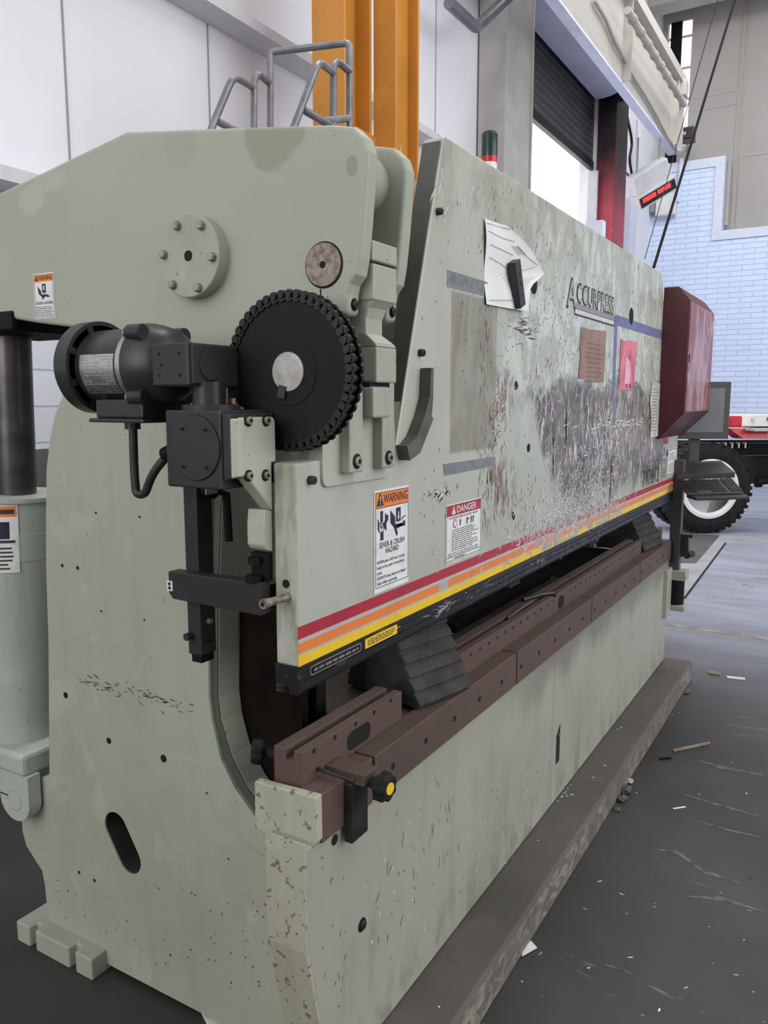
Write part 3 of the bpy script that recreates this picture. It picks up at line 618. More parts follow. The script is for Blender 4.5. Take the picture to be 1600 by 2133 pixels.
# ---- bits on the ram
for px, py in ((911, 441), (874, 735), (645, 1000)):
    q = aY(0, (px, py))[0]; b_ = MB(); b_.lathe((q[0], 0, q[1]), (0, -1, 0), [(-.001, .009), (.012, .0085), (.0135, .007)], 14, 'dark_steel').lathe((q[0], -.0135, q[1]), (0, -1, 0), [(-.001, .004), (.0006, .004)], 6, 'hole', False); b_.build('cap_screw', 'dark_steel', ram)
for px, py, r in ((1075, 803, .013), (1101, 933, .014), (1069, 1075, .013), (879, 783, .006), (1112, 592, .030), (1315, 659, .037)):
    q = aY(0, (px, py))[0]; MB().disc((q[0], 0, q[1]), (0, -1, 0), r, n=28).build('drilled_hole', 'hole', ram)
# guard strip bent out of sheet
gp = [(.375, 1.535), (.395, 1.537), (.425, 1.555), (.462, 1.60), (.486, 1.645), (.492, 1.712), (.505, 1.712), (.503, 1.64), (.497, 1.60), (.505, 1.592), (.44, 1.515), (.39, 1.50)]
MB().prism(gp, 'y', -.03, -.001).build('guard_strip', 'guard_grey', ram, bevel=.001, label='bent sheet metal guard on the slanted shoulder')
def strip_tape(nm, quad, m): MB().slab([(x, -.0003, z) for x, z in aY(0, *quad)], (0, -1, 0), .0007).build(nm, m, ram)
strip_tape('duct_tape', [(932, 562), (1015, 588), (1015, 618), (931, 597)], 'grey_tape')
strip_tape('duct_tape', [(923, 967), (1031, 951), (1030, 970), (925, 991)], 'grey_tape')
MB().box(2.19, 3.15, -.0007, .001, 1.947, 1.99, 'blue_tape').box(2.19, 2.235, -.0007, .001, 1.60, 1.947, 'blue_tape').build('blue_tape_outline', 'blue_tape', ram)
lb = MB(); a = aY(0, (1338, 1006))[0]; lb.text('717512', (2.815, -.0012, 1.212), EX, EZ, .082, 'ink', .37); lb.build('stencilled_number', 'ink', ram, label='black stencilled number')
# raised maker's lettering: dark outline with a grey face, a bar underneath
em = MB(); e0 = aY(0, (1185, 640))[0]
ex, ez = 1.575, 1.985
em.text('A', (ex - .02, -.0012, ez - .028), EX, EZ, .105, 'dark_steel', .115, off=.022); em.text('A', (ex - .012, -.0022, ez - .02), EX, EZ, .09, 'link_paint', .098)
em.text('CCURPRESS', (ex + .092, -.0012, ez), EX, EZ, .070, 'dark_steel', .50, off=.022); em.text('CCURPRESS', (ex + .10, -.0022, ez + .004), EX, EZ, .060, 'link_paint', .485)
em.box(ex + .08, ex + .60, -.0022, .001, ez - .022, ez - .006, 'grey_ink').box(ex + .08, ex + .60, -.0018, .001, ez - .04, ez - .024, 'pale_grey').box(ex + .075, ex + .61, -.0012, .001, ez - .046, ez - .004, 'dark_steel')
em.build('maker_lettering', 'grey_ink', ram, label='raised grey maker lettering with a bar under it')

# ---- stickers
def lines(mb, x0, x1, z0, z1, n, U, V, O, m, ragged=.25, th=.35):
    for k in range(n):
        v = z1 - (z1 - z0) * (k + .5) / n; h = (z1 - z0) / n * th / 2; u = x0
        while u < x1 - (x1 - x0) * ragged * rnd.random():
            l = (x1 - x0) * rnd.uniform(.05, .16); e = min(u + l, x1)
            mb.slab([O + U * u + V * (v - h), O + U * e + V * (v - h), O + U * e + V * (v + h), O + U * u + V * (v + h)], U.cross(V), .0001, m); u = e + (x1 - x0) * .025
def poly(mb, O, U, V, pts, m, off): N = U.cross(V); mb.slab([O + U * u + V * v + N * off for u, v in pts], N, .00015, m)
def tri(mb, O, U, V, u, v, s, m, m2, off):
    poly(mb, O, U, V, [(u, v), (u + s, v), (u + s / 2, v + s * 1.0)], m, off)
    poly(mb, O, U, V, [(u + s * .46, v + s * .3), (u + s * .54, v + s * .3), (u + s * .56, v + s * .68), (u + s * .44, v + s * .68)], m2, off + .0003)
    poly(mb, O, U, V, [(u + s * .45, v + s * .12), (u + s * .55, v + s * .12), (u + s * .55, v + s * .22), (u + s * .45, v + s * .22)], m2, off + .0003)
def frame(mb, O, U, V, a, b, c, d, t, m, off):
    for q in ((a, c, b, c + t), (a, d - t, b, d), (a, c, a + t, d), (b - t, c, b, d)): poly(mb, O, U, V, [(q[0], q[1]), (q[2], q[1]), (q[2], q[3]), (q[0], q[3])], m, off)
def rectp(a, b, c, d): return [(a, c), (b, c), (b, d), (a, d)]
def warning_sever(O, w, h, parent):
    U, V = EX, EZ; N = U.cross(V); s = MB(); O = Vector(O)
    poly(s, O, U, V, rectp(0, w, 0, h), 'white_vinyl', -.001); s.slab([O + U * u + V * v for u, v in rectp(0, w, 0, h)], N, .0006, 'white_vinyl')
    poly(s, O, U, V, rectp(.006, w - .004, h * .83, h - .006), 'orange_vinyl', .0008); frame(s, O, U, V, .005, w - .003, .012, h - .005, .0014, 'ink', .0012)
    poly(s, O, U, V, rectp(.005, w - .003, h * .825, h * .832), 'ink', .0012)
    tri(s, O, U, V, .01, h * .848, .030, 'navy_ink', 'white_vinyl', .0012); s.text('WARNING', O + U * .0395 + V * (h * .866) + N * .0013, U, V, .0205, 'navy_ink', w - .048, off=.012)
    # left pictogram: blade, severed fingers, hand
    poly(s, O, U, V, rectp(.026, .037, h * .645, h * .795), 'navy_ink', .001); poly(s, O, U, V, [(.026, h * .645), (.037, h * .645), (.0315, h * .615)], 'navy_ink', .001)
    poly(s, O, U, V, [(.026, h * .615), (.0315, h * .585), (.039, h * .615), (.039, h * .51), (.026, h * .51)], 'navy_ink', .001)
    poly(s, O, U, V, [(.030, h * .66), (.033, h * .66), (.033, h * .69), (.030, h * .69)], 'white_vinyl', .0014); poly(s, O, U, V, [(.028, h * .66), (.035, h * .66), (.0315, h * .638)], 'white_vinyl', .0014)
    poly(s, O, U, V, [(.038, h * .67), (.046, h * .70), (.046, h * .745), (.049, h * .775), (.052, h * .75), (.060, h * .745), (.061, h * .70), (.052, h * .665), (.053, h * .61), (.049, h * .585), (.047, h * .615), (.040, h * .615)], 'navy_ink', .001)
    for k in range(4): v = h * (.60 + .028 * k); poly(s, O, U, V, [(.013, v + .008), (.015, v + .010), (.023, v - .002), (.021, v - .004)], 'navy_ink', .001)
    # right pictogram: ram pressing on a hand
    poly(s, O, U, V, rectp(.096, .117, h * .655, h * .795), 'navy_ink', .001); poly(s, O, U, V, rectp(.1045, .1085, h * .70, h * .755), 'white_vinyl', .0014); poly(s, O, U, V, [(.1005, h * .71), (.1125, h * .71), (.1065, h * .668)], 'white_vinyl', .0014)
    poly(s, O, U, V, [(.070, h * .785), (.091, h * .71), (.092, h * .635), (.118, h * .63), (.131, h * .60), (.140, h * .595), (.139, h * .608), (.131, h * .625), (.134, h * .64), (.126, h * .633), (.118, h * .6), (.104, h * .585), (.098, h * .60), (.104, h * .53), (.098, h * .51), (.086, h * .605), (.070, h * .66)], 'navy_ink', .001)
    poly(s, O, U, V, [(.122, h * .66), (.132, h * .685), (.141, h * .69), (.140, h * .70), (.130, h * .695), (.121, h * .675)], 'navy_ink', .001); poly(s, O, U, V, [(.124, h * .64), (.135, h * .655), (.137, h * .64), (.142, h * .632), (.138, h * .625), (.132, h * .645)], 'navy_ink', .001)
    s.text('SEVER & CRUSH', O + U * (w * .5) + V * (h * .435) + N * .0012, U, V, .0125, 'ink', w * .72, 'C', .008); s.text('HAZARD', O + U * (w * .5) + V * (h * .37) + N * .0012, U, V, .0125, 'ink', w * .38, 'C', .008)
    for k, (t, q) in enumerate((('NEVER place ANY part of your', .80), ('body in the point of operation', .77), ('area.', .14), ('ALWAYS keep hands and fingers', .84), ('clear while operating.', .57))): s.text(t, O + U * .012 + V * (h * (.285 - .052 * k)) + N * .0012, U, V, .0068, 'ink', w * q, off=.006)
    return s.build('warning_label', 'white_vinyl', parent, label='tall white warning label with orange heading and crushed hands')
warning_sever((.2795, -.001, 1.207), .157, .232, ram)
def danger(O, w, h, parent):
    U, V = EX, EZ; N = U.cross(V); s = MB(); O = Vector(O)
    s.slab([O + U * u + V * v for u, v in rectp(0, w, 0, h)], N, .0006, 'white_vinyl'); poly(s, O, U, V, rectp(.004, w - .004, h * .80, h - .004), 'red_vinyl', .0008)
    tri(s, O, U, V, .032, h * .825, .024, 'white_vinyl', 'red_vinyl', .0011); s.text('DANGER', O + U * .064 + V * (h * .835) + N * .0012, U, V, .018, 'white_vinyl', w * .56, off=.008)
    s.text('TO PREVENT SERIOUS BODILY INJURY', O + U * .014 + V * (h * .745) + N * .0012, U, V, .0055, 'ink', w * .84)
    s.lathe(O + U * .052 + V * (h * .66) + N * .0005, N, [(0, .0115), (.0008, .0115)], 18, 'red_vinyl', False); s.lathe(O + U * .052 + V * (h * .66) + N * .0005, N, [(0, .0085), (.0012, .0085)], 18, 'white_vinyl', False)
    for u in (.052, .085, .128, .155, .168):
        poly(s, O, U, V, [(u - .003, h * .60), (u + .001, h * .60), (u + .002, h * .66), (u + .005, h * .69), (u + .001, h * .715), (u - .003, h * .70)], 'ink', .0014)
    poly(s, O, U, V, [(.129, h * .71), (.142, h * .68), (.141, h * .665), (.130, h * .69)], 'ink', .0013)
    lines(s, .034, w - .022, h * .19, h * .57, 11, U, V, O + N * .0012, 'ink'); lines(s, .012, w - .01, h * .115, h * .18, 2, U, V, O + N * .0012, 'ink')
    for v in (.10, .045): poly(s, O, U, V, rectp(.004, w - .004, h * v, h * v + .0014), 'ink', .001)
    lines(s, .05, w * .55, h * .05, h * .095, 1, U, V, O + N * .0012, 'ink'); frame(s, O, U, V, .003, w - .003, .003, h - .003, .001, 'ink', .001)
    s.build('danger_label', 'white_vinyl', parent, label='worn white danger label with a red heading')
danger((.636, -.001, 1.209), .222, .158, ram)
def far_labels():
    U, V = EX, EZ; N = U.cross(V)
    s = MB(); (x0, z1), (x1, z0) = aY(0, (1391, 936))[0], aY(0, (1407, 985))[0]; O = Vector((x0, -.001, z0)); w, h = 3.63 - x0, z1 - z0
    s.slab([O + U * u + V * v for u, v in rectp(0, w, 0, h)], N, .0008, 'white_vinyl'); lines(s, w * .15, w * .9, h * .55, h * .85, 6, U, V, O + N * .0012, 'ink'); lines(s, w * .15, w * .9, h * .1, h * .45, 7, U, V, O + N * .0012, 'ink'); frame(s, O, U, V, .004, w - .004, .004, h - .004, .004, 'ink', .001)
    s.build('notice_label', 'white_vinyl', ram, label='white notice label at the far end')
    s = MB(); (x0, z1), (x1, z0) = aY(0, (1380, 915))[0], aY(0, (1390, 1002))[0]; O = Vector((3.245, -.001, 1.21)); w, h = .125, .232
    s.slab([O + U * u + V * v for u, v in rectp(0, w, 0, h)], N, .0006, 'link_paint'); poly(s, O, U, V, rectp(.006, w - .006, h * .83, h - .006), 'red_vinyl', .0008)
    poly(s, O, U, V, rectp(.03, .045, h * .55, h * .78), 'navy_ink', .001); poly(s, O, U, V, [(.06, h * .75), (.11, h * .58), (.12, h * .58), (.11, h * .70), (.15, h * .62), (.15, h * .56), (.10, h * .52)], 'navy_ink', .001); s.text('SEVER & CRUSH', O + U * w * .5 + V * h * .44 + N * .0012, U, V, .013, 'ink', w * .8, 'C'); s.text('HAZARD', O + U * w * .5 + V * h * .37 + N * .0012, U, V, .013, 'ink', w * .4, 'C'); lines(s, .015, w - .02, h * .05, h * .3, 5, U, V, O + N * .0012, 'ink')
    s.build('warning_label', 'link_paint', ram, label='faded warning label under the red cabinet')
far_labels()
def crush(O, U, w, h, parent, hd=True):
    V = EZ; N = U.cross(V); s = MB(); O = Vector(O)
    s.slab([O + U * u + V * v for u, v in rectp(0, w, 0, h)], N, .0008, 'white_vinyl'); poly(s, O, U, V, rectp(.004, w - .004, h * .82, h - .004), 'orange_vinyl', .001); frame(s, O, U, V, .003, w - .003, .003, h - .003, .0011, 'ink', .0012)
    tri(s, O, U, V, .007, h * .845, .014, 'ink', 'orange_vinyl', .0014); s.text('WARNING', O + U * .0215 + V * (h * .855) + N * .0015, U, V, .010, 'ink', w - .028, off=.012)
    poly(s, O, U, V, rectp(w * .42, w * .60, h * .57, h * .77), 'navy_ink', .0011); poly(s, O, U, V, rectp(w * .48, w * .54, h * .63, h * .73), 'white_vinyl', .0015)
    poly(s, O, U, V, [(w * .2, h * .73), (w * .36, h * .62), (w * .38, h * .54), (w * .62, h * .54), (w * .80, h * .48), (w * .68, h * .47), (w * .55, h * .49), (w * .42, h * .42), (w * .38, h * .49), (w * .24, h * .56)], 'navy_ink', .0011)
    s.text('CRUSH HAZARD', O + U * w * .5 + V * (h * .32) + N * .0013, U, V, .0068, 'ink', w * .82, 'C', .008); lines(s, w * .08, w * .9, h * .05, h * .28, 6, U, V, O + N * .0013, 'ink')
    return s.build('crush_label', 'white_vinyl', parent, label='small white crush hazard label with orange heading')
ca = at(74, 570, x=XA); crush((XA - .0005, .942, 1.843), -EY, .081, .112, la)
# ---- scratches and chips on the ram: clusters of small slivers in the paint
def slivers(name, m, parent, samples, y=-.0004, seed=1):
    r = random.Random(seed); mb = MB()
    for (cx, cz, sx, sz, n, l0, l1, w0, w1, ang, spread, curl) in samples:
        for k in range(n):
            x = cx + r.gauss(0, sx); z = cz + r.gauss(0, sz); a = ang + r.gauss(0, spread); l = r.uniform(l0, l1); w = r.uniform(w0, w1); c = r.uniform(-curl, curl)
            pts = []; 
            for t in (-1, -.3, .4, 1): b = a + c * t; pts.append((x + math.cos(b) * l * t * .5, z + math.sin(b) * l * t * .5, b, w * (1 - t * t * .85)))
            up = [(p[0] - math.sin(p[2]) * p[3] / 2, y, p[1] + math.cos(p[2]) * p[3] / 2) for p in pts]; lo = [(p[0] + math.sin(p[2]) * p[3] / 2, y, p[1] - math.cos(p[2]) * p[3] / 2) for p in pts]
            if min(q[2] for q in up + lo) < 1.125 and y > -.002 and parent is ram: continue
            mb.add(up + lo[::-1], [tuple(range(8))])
    return tag(mb.build(name, m, parent, recalc=False), kind='stuff')
PI = math.pi
def spots(lst): return [(aY(0, (px, py))[0] + tail) for px, py, tail in lst]
C = lambda px, py: aY(0, (px, py))[0]
slivers('bright_scratches', 'chip_white', ram, [
    C(1195, 1060) + (.30, .045, 620, .014, .06, .0014, .0045, 1.0, .8, .9), C(1235, 1000) + (.28, .06, 420, .014, .06, .0014, .0045, 1.2, .7, .9),
    C(1180, 960) + (.25, .08, 170, .012, .06, .0012, .004, 1.2, .8, .9), C(1150, 1100) + (.16, .02, 200, .012, .045, .0012, .004, 1.0, .7, .7),
    C(1240, 1060) + (.3, .03, 220, .014, .06, .0014, .0045, .9, .7, .9), C(1290, 860) + (.30, .07, 120, .03, .12, .002, .008, 1.5, .35, .3), C(1270, 930) + (.25, .06, 90, .025, .10, .002, .008, 1.5, .5, .3),
    C(1300, 880) + (.35, .008, 26, .06, .2, .002, .006, .05, .08, .1), C(1150, 870) + (.2, .08, 60, .012, .05, .001, .004, 1.6, .6, .4), C(960, 1110) + (.2, .06, 30, .004, .02, .0008, .002, 1.57, .3, .2),
    C(918, 1028) + (.035, .008, 16, .008, .022, .002, .006, .3, .8, .5), C(1150, 700) + (.5, .18, 50, .006, .03, .0008, .003, 1.6, .4, .3), C(1040, 850) + (.03, .03, 26, .015, .04, .0012, .003, .1, .3, .2)], y=-.0012, seed=3)
slivers('dark_chips', 'chip_dark', ram, [
    C(1150, 720) + (.36, .13, 420, .003, .014, .0012, .004, 1.57, .6, .4), C(1010, 780) + (.02, .18, 40, .01, .04, .0012, .004, 1.57, .25, .2), C(890, 1060) + (.05, .06, 14, .004, .014, .0012, .004, 1.57, .6, .2),
    C(1080, 1050) + (.20, .07, 70, .008, .03, .0012, .004, 1.57, .4, .2), C(1095, 690) + (.05, .02, 26, .03, .09, .002, .005, 0.02, .1, .1), C(985, 560) + (.06, .12, 16, .004, .016, .001, .002, 1.57, .3, .2),
    C(1300, 760) + (.35, .14, 120, .01, .04, .002, .008, 1.5, .7, .3), C(1255, 980) + (.35, .10, 150, .012, .05, .0015, .005, 1.4, .7, .5), C(1080, 480) + (.2, .06, 24, .006, .03, .001, .003, 1.5, .4, .3), C(1160, 570) + (.3, .1, 120, .003, .013, .001, .004, 1.5, .6, .3)], y=-.0006, seed=5)
slivers('dark_gouges', 'hole', ram, [C(1178, 900) + (.004, .04, 9, .05, .10, .003, .006, 1.57, .04, .05), C(1153, 930) + (.006, .05, 9, .04, .09, .002, .005, 1.57, .05, .05), C(1272, 1000) + (.003, .05, 8, .05, .10, .004, .009, 1.57, .03, .05)], y=-.0014, seed=8)
slivers('rust_scuffs', 'chip_rust', ram, [C(1035, 880) + (.035, .05, 50, .012, .05, .002, .006, 1.2, .7, .5), C(1020, 1000) + (.05, .06, 60, .012, .05, .002, .006, 1.57, .3, .2), C(918, 1030) + (.045, .012, 24, .01, .03, .003, .009, .4, .6, .4), C(1250, 850) + (.4, .05, 60, .02, .08, .002, .008, .4, .9, .4)], y=-.0003, seed=9)
slivers('pale_chips', 'chip_pale', ram, [C(1180, 560) + (.45, .08, 90, .015, .06, .002, .009, 1.4, .4, .4), C(1060, 470) + (.28, .05, 50, .015, .06, .002, .008, 1.2, .4, .4), C(1270, 600) + (.25, .06, 60, .02, .08, .003, .012, 1.4, .3, .4), C(1280, 900) + (.25, .08, 70, .02, .07, .003, .009, 1.57, .4, .3), C(1165, 740) + (.1, .12, 60, .01, .04, .002, .006, 1.57, .3, .3)], y=-.00045, seed=11)

# ---- punch holder under the ram
ph = MB().prism([(-.004, 1.121), (-.004, 1.108), (-.0015, 1.106), (-.004, 1.104), (-.004, 1.092), (-.001, 1.090), (-.004, 1.088), (-.004, 1.074), (.004, 1.064), (.022, 1.064), (.024, 1.078), (.034, 1.078), (.034, 1.064), (.055, 1.064), (.057, 1.121)], 'x', -.002, L).build('punch_holder', 'punch_black', PB)
s = MB(); O = Vector((.03, -.0041, 1.0915)); s.prism(rounded([(.03, 1.0945), (.22, 1.0945), (.22, 1.1145), (.03, 1.1145)], .010), 'y', -.0052, -.003, m='steel'); s.prism(rounded([(.034, 1.0975), (.216, 1.0975), (.216, 1.1115), (.034, 1.1115)], .007), 'y', -.0058, -.004, m='black'); lines(s, .042, .208, 1.100, 1.109, 1, EX, EZ, Vector((0, -.0060, 0)), 'steel', .05, .7); s.build('name_strip', 'steel', ph, label='small pill-shaped metal strip')
s = MB(); s.box(.235, .375, -.0055, -.003, 1.0945, 1.116, 'yellow'); lines(s, .245, .365, 1.098, 1.113, 3, EX, EZ, Vector((0, -.0057, 0)), 'ink', .1, .5); s.build('caution_strip', 'yellow', ph, label='small yellow caution strip')
slivers('bar_scratches', 'pale_grey', ph, [(.62, 1.10, .03, .006, 24, .02, .05, .0006, .002, .05, .2, .1), (1.4, 1.095, .5, .012, 60, .006, .03, .0006, .002, .5, .6, .3)], y=-.0048, seed=21)
# handle pin and hole in the ram's near end
b_ = MB(); q = at(596, 1216, x=0); b_.disc((0, q.y, q.z), (-1, 0, 0), .0085); b_.build('end_hole', 'hole', ram)
q = at(600, 1243, x=0); b_ = MB(); b_.lathe((0, q.y, q.z), (-1, .12, -.02), [(-.002, .0085), (.03, .0075), (.05, .0085), (.066, .0105), (.068, .0095)], 20, 'pin_steel').lathe((-.0678, q.y + .0081, q.z - .0014), (-1, .12, -.02), [(-.001, .005), (.0006, .005)], 6, 'hole', False); b_.build('end_pin', 'pin_steel', ram, label='round steel pin sticking out of the near end')

# ---- bed
bp_ = [(.016, .735), (.016, .50), (.10, .115), (L - .10, .115), (L - .06, .50), (L - .06, .735)]
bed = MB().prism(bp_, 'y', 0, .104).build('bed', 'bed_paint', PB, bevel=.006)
b_ = MB(); capscrew(b_, (aY(0, (754, 1926))[0][0], 0, aY(0, (754, 1926))[0][1]), (0, -1, 0), .011, 'dark_steel'); b_.disc((aY(0, (697, 1749))[0][0], 0, aY(0, (697, 1749))[0][1]), (0, -1, 0), .012, m='hole'); b_.build('bed_screw', 'dark_steel', bed)
q = aY(0, (1162, 1560))[0]; MB().prism([(q[0] - .022, q[1] - .055), (q[0] - .022, q[1] + .06), (q[0] + .02, q[1] + .055 + .04), (q[0] + .02, q[1] - .055)], 'y', -.0008, .001).build('bed_slot', 'dark_steel', bed)
slivers('bed_scratches', 'chip_white', bed, [C(1130, 1620) + (.30, .10, 90, .004, .02, .0012, .004, 1.3, .6, .3), C(1000, 1750) + (.2, .1, 40, .005, .03, .0012, .0035, 1.1, .5, .3), C(1280, 1400) + (.4, .12, 70, .004, .02, .0012, .004, 1.5, .6, .3), C(1180, 1590) + (.05, .05, 16, .01, .035, .0012, .0035, 1.0, .2, .1), C(820, 1860) + (.1, .14, 14, .006, .018, .0015, .0045, 1.5, .6, .3)], y=-.0008, seed=31)
slivers('bed_chips', 'chip_dark', bed, [C(860, 1840) + (.10, .12, 26, .006, .035, .001, .004, 1.5, .4, .3), C(920, 1730) + (.06, .09, 20, .01, .06, .0008, .0025, 1.55, .2, .2), C(1100, 1640) + (.3, .1, 40, .004, .016, .001, .003, 1.5, .5, .2), C(700, 1950) + (.05, .18, 30, .004, .016, .001, .003, 1.5, .5, .2)], y=-.0006, seed=33)
# near end casting that carries the die rail
q = aX(.055, (540, 1625), (665, 1655), (668, 1755), (620, 1765), (585, 1750), (540, 1722))
MB().prism([(.150, .832), (-.011, .838), (-.012, .742), (.0, .722), (.09, .712), (.152, .726)], 'x', .036, .058).build('end_casting', 'chipped_cream', bed, bevel=.003, label='chipped cream painted end casting')
v = [(.012, .001, .742), (.012, .1035, .742), (.012, .1035, .50), (.012, .001, .50), (.097, .1035, .118), (.097, .001, .118)]
MB().slab(v[:4], (1, 0, 0), .006).add([v[3], v[2], v[4], v[5]] + [(p[0] + .01, p[1], p[2] + .002) for p in (v[3], v[2], v[4], v[5])], [(0, 1, 2, 3), (7, 6, 5, 4), (0, 3, 7, 4), (1, 5, 6, 2), (0, 4, 5, 1), (3, 2, 6, 7)]).build('cut_edge', 'chipped_cream', bed)
# floor ledge in front of the bed
MB().prism([(.02, 0), (.02, .112), (-.138, .112), (-.150, .104), (-.150, 0)], 'x', -.4, 3.63, m='ledge_steel').box(-.4, 3.63, -.1512, -.1495, .004, .103, 'ledge_worn').build('ledge', 'ledge_steel', PB, bevel=.003, label='long brown steel ledge along the foot of the bed')
# ---- die rail
rail = MB().box(.058, 3.575, .05, .125, .735, .825).build('die_rail', 'brown_steel', PB, bevel=.002)
cuts = [.058, .268, 1.150, 1.985, 2.822, 3.575]
for a, b in zip(cuts[:-1], cuts[1:]): MB().box(a, b - .009, -.0095, .0495, .726, .834).build('front_clamp_bar', 'brown_steel', rail, bevel=.0025)
def ub(a, b):
    MB().prism([(.046, .8245), (.046, .906), (.070, .906), (.070, .882), (.090, .882), (.090, .906), (.123, .906), (.123, .8245)], 'x', a, b).build('die_block', 'brown_steel', rail, bevel=.0015)
ub(.07, .49); ub(.80, 3.06); ub(3.47, 3.575)
def rail_hole(x, y, z, r): MB().disc((x, y, z), (0, -1, 0), r, n=14).build('screw_hole', 'hole', rail)
for px, py in ((654, 1564), (698, 1536), (741, 1508), (779, 1484), (814, 1459)):
    q = aY(.046, (px, py))[0]; rail_hole(q[0], .046, q[1], .0055)
x = .84
while x < 3.04:
    if not 1.70 < x < 1.80: rail_hole(x, .046, .884, .0055)
    x += .068
x = .35
while x < 3.5: rail_hole(x, -.0095, .776, .0085); x += .167
def oval(cx, cz, w, h, y): 
    MB().prism(rounded([(cx - w, cz - h), (cx + w, cz - h), (cx + w, cz + h), (cx - w, cz + h)], h * .98, 8), 'y', y - .0008, y + .001).build('oval_slot', 'hole', rail)
q = aY(.046, (748, 1530))[0]; oval(q[0], q[1] - .003, .05, .022, .046)
oval(1.745, .862, .035, .025, .046)
# thin adjusting rod and black handled clamp at the near end
cl = MB().box(.150, .205, -.055, .046, .822, .848, 'brown_steel').box(.140, .205, -.030, -.0095, .690, .825, 'dark_steel').build('end_clamp', 'brown_steel', rail, bevel=.002)
b_ = MB().cyl((.12, .046, .852), (.12, -.05, .848), .0045, 10, 'dark_steel'); b_.build('clamp_rod', 'dark_steel', cl)
kn = MB(); kc = Vector((.178, -.055, .822)); kd = Vector((-.10, -1, 0)).normalized()
kn.cyl(kc + kd * -.015, kc + kd * .02, .012, 20, 'rubber')
def starknob(mb, c, d, R, h, m, lobes=7):
    d = Vector(d).normalized(); u = d.orthogonal().normalized(); w = d.cross(u); n = lobes * 8; rings = ((0, .72), (h * .2, 1.0), (h * .8, 1.0), (h, .78)); vs = []
    for t, k in rings: vs += [c + d * t + (u * math.cos(2 * PI * i / n) + w * math.sin(2 * PI * i / n)) * R * k * (1 + .09 * math.cos(lobes * 2 * PI * i / n)) for i in range(n)]
    fs = [(k * n + i, k * n + (i + 1) % n, (k + 1) * n + (i + 1) % n, (k + 1) * n + i) for k in range(3) for i in range(n)] + [tuple(range(n - 1, -1, -1)), tuple(range(3 * n, 4 * n))]
    mb.add(vs, fs, m, True)
starknob(kn, kc + kd * .02, kd, .030, .030, 'rubber')
kn.lathe(kc + kd * .05, kd, [(-.002, .0135), (.0015, .0130)], 24, 'yellow', False); kn.build('star_knob', 'rubber', cl, label='black star knob with a yellow cap')
k2 = MB(); starknob(k2, Vector((.10, .175, .868)), (-.3, .4, .05), .026, .028, 'rubber'); k2.cyl((.10, .175, .868), (.12, .125, .86), .012, 16, 'rubber'); k2.build('rear_knob', 'rubber', rail)
# far end of the rail: clamp and hand screw
MB().box(3.575, 3.62, -.03, .05, .70, .83, 'dark_steel').cyl((3.60, -.01, .862), (3.60, -.12, .862), .01, 12, 'dark_steel').box(3.585, 3.635, -.10, -.05, .74, .87, 'dark_steel').cyl((3.60, -.09, .75), (3.66, -.11, .75), .022, 14, 'dark_steel').build('far_clamp', 'dark_steel', rail, bevel=.003)
# ---- gearbox drive on the near end of the ram
brk = MB().prism(rounded([(-.076, 1.605), (.012, 1.605), (.012, 1.5185), (-.001, 1.5185), (-.001, 1.425), (-.078, 1.50)], [.006, .012, 0, 0, 0, 0]), 'y', .056, .085, m='bracket_paint').prism([(.056, 1.603), (.095, 1.603), (.095, 1.49), (.056, 1.498)], 'x', -.094, -.075, m='bracket_paint').build('drive_bracket', 'bracket_paint', PB, bevel=.003)
for px, py in ((517, 876), (554, 876), (518, 991), (553, 990)):
    q = aY(.056, (px, py))[0]; b_ = MB(); capscrew(b_, (q[0], .056, q[1]), (0, -1, 0), .0075); b_.build('bracket_screw', 'bolt_steel', brk)
MB().prism(rounded([(-.022, 1.43), (-.001, 1.425), (-.001, 1.345), (-.018, 1.35), (-.026, 1.36), (-.026, 1.40)], .004), 'y', .058, .10).build('bracket_stiffener', 'bracket_paint', brk, bevel=.003)
MB().box(-.016, .0, .06, .10, 1.288, 1.343, 'black').cyl((-.024, .085, 1.335), (-.024, .085, 1.322), .013, 12, 'black').cyl((-.028, .085, 1.30), (-.028, .085, 1.287), .016, 12, 'black').build('slide_lock', 'black', brk)
gx = -.10
gb = MB().box(gx, .06, .094, .233, 1.472, 1.618).build('gearbox', 'graphite', PB, bevel=.004)
MB().box(gx + .004, .03, .075, .094, 1.492, 1.612).build('gearbox_flange', 'graphite', gb, bevel=.003)
b_ = MB(); gc = at(421, 930, x=gx); gc = Vector((gx, .156, 1.548))
b_.lathe(gc, (-1, 0, 0), [(-.001, .062), (.0005, .062)], 48, 'hole', False).lathe(gc, (-1, 0, 0), [(-.001, .0605), (.003, .0605), (.0038, .0595)], 48, 'graphite', False); b_.build('round_cover', 'graphite', gb)
b_ = MB()
for a in (45, 135, 225, 315): capscrew(b_, gc + Vector((-.0025, .050 * math.cos(math.radians(a)) * .82, .050 * math.sin(math.radians(a)))), (-1, 0, 0), .0032, 'graphite')
b_.disc((gx, .222, 1.545), (-1, 0, 0), .005, .001, m='dark_steel')
b_.build('cover_screws', 'graphite', gb)
ug = MB().box(gx - .005, .11, .165, .258, 1.662, 1.742).build('upper_gearbox', 'graphite', PB, bevel=.004)
b_ = MB()
for y, z in ((.185, 1.722), (.238, 1.722), (.185, 1.682), (.238, 1.682), (.232, 1.702)): b_.disc((gx - .005, y, z), (-1, 0, 0), .0032, m='hole')
for x, z in ((-.085, 1.727), (-.02, 1.727), (-.085, 1.677), (-.02, 1.677), (.09, 1.70)): b_.disc((x, .165, z), (0, -1, 0), .0032, m='hole')
b_.build('screw_heads', 'hole', ug)
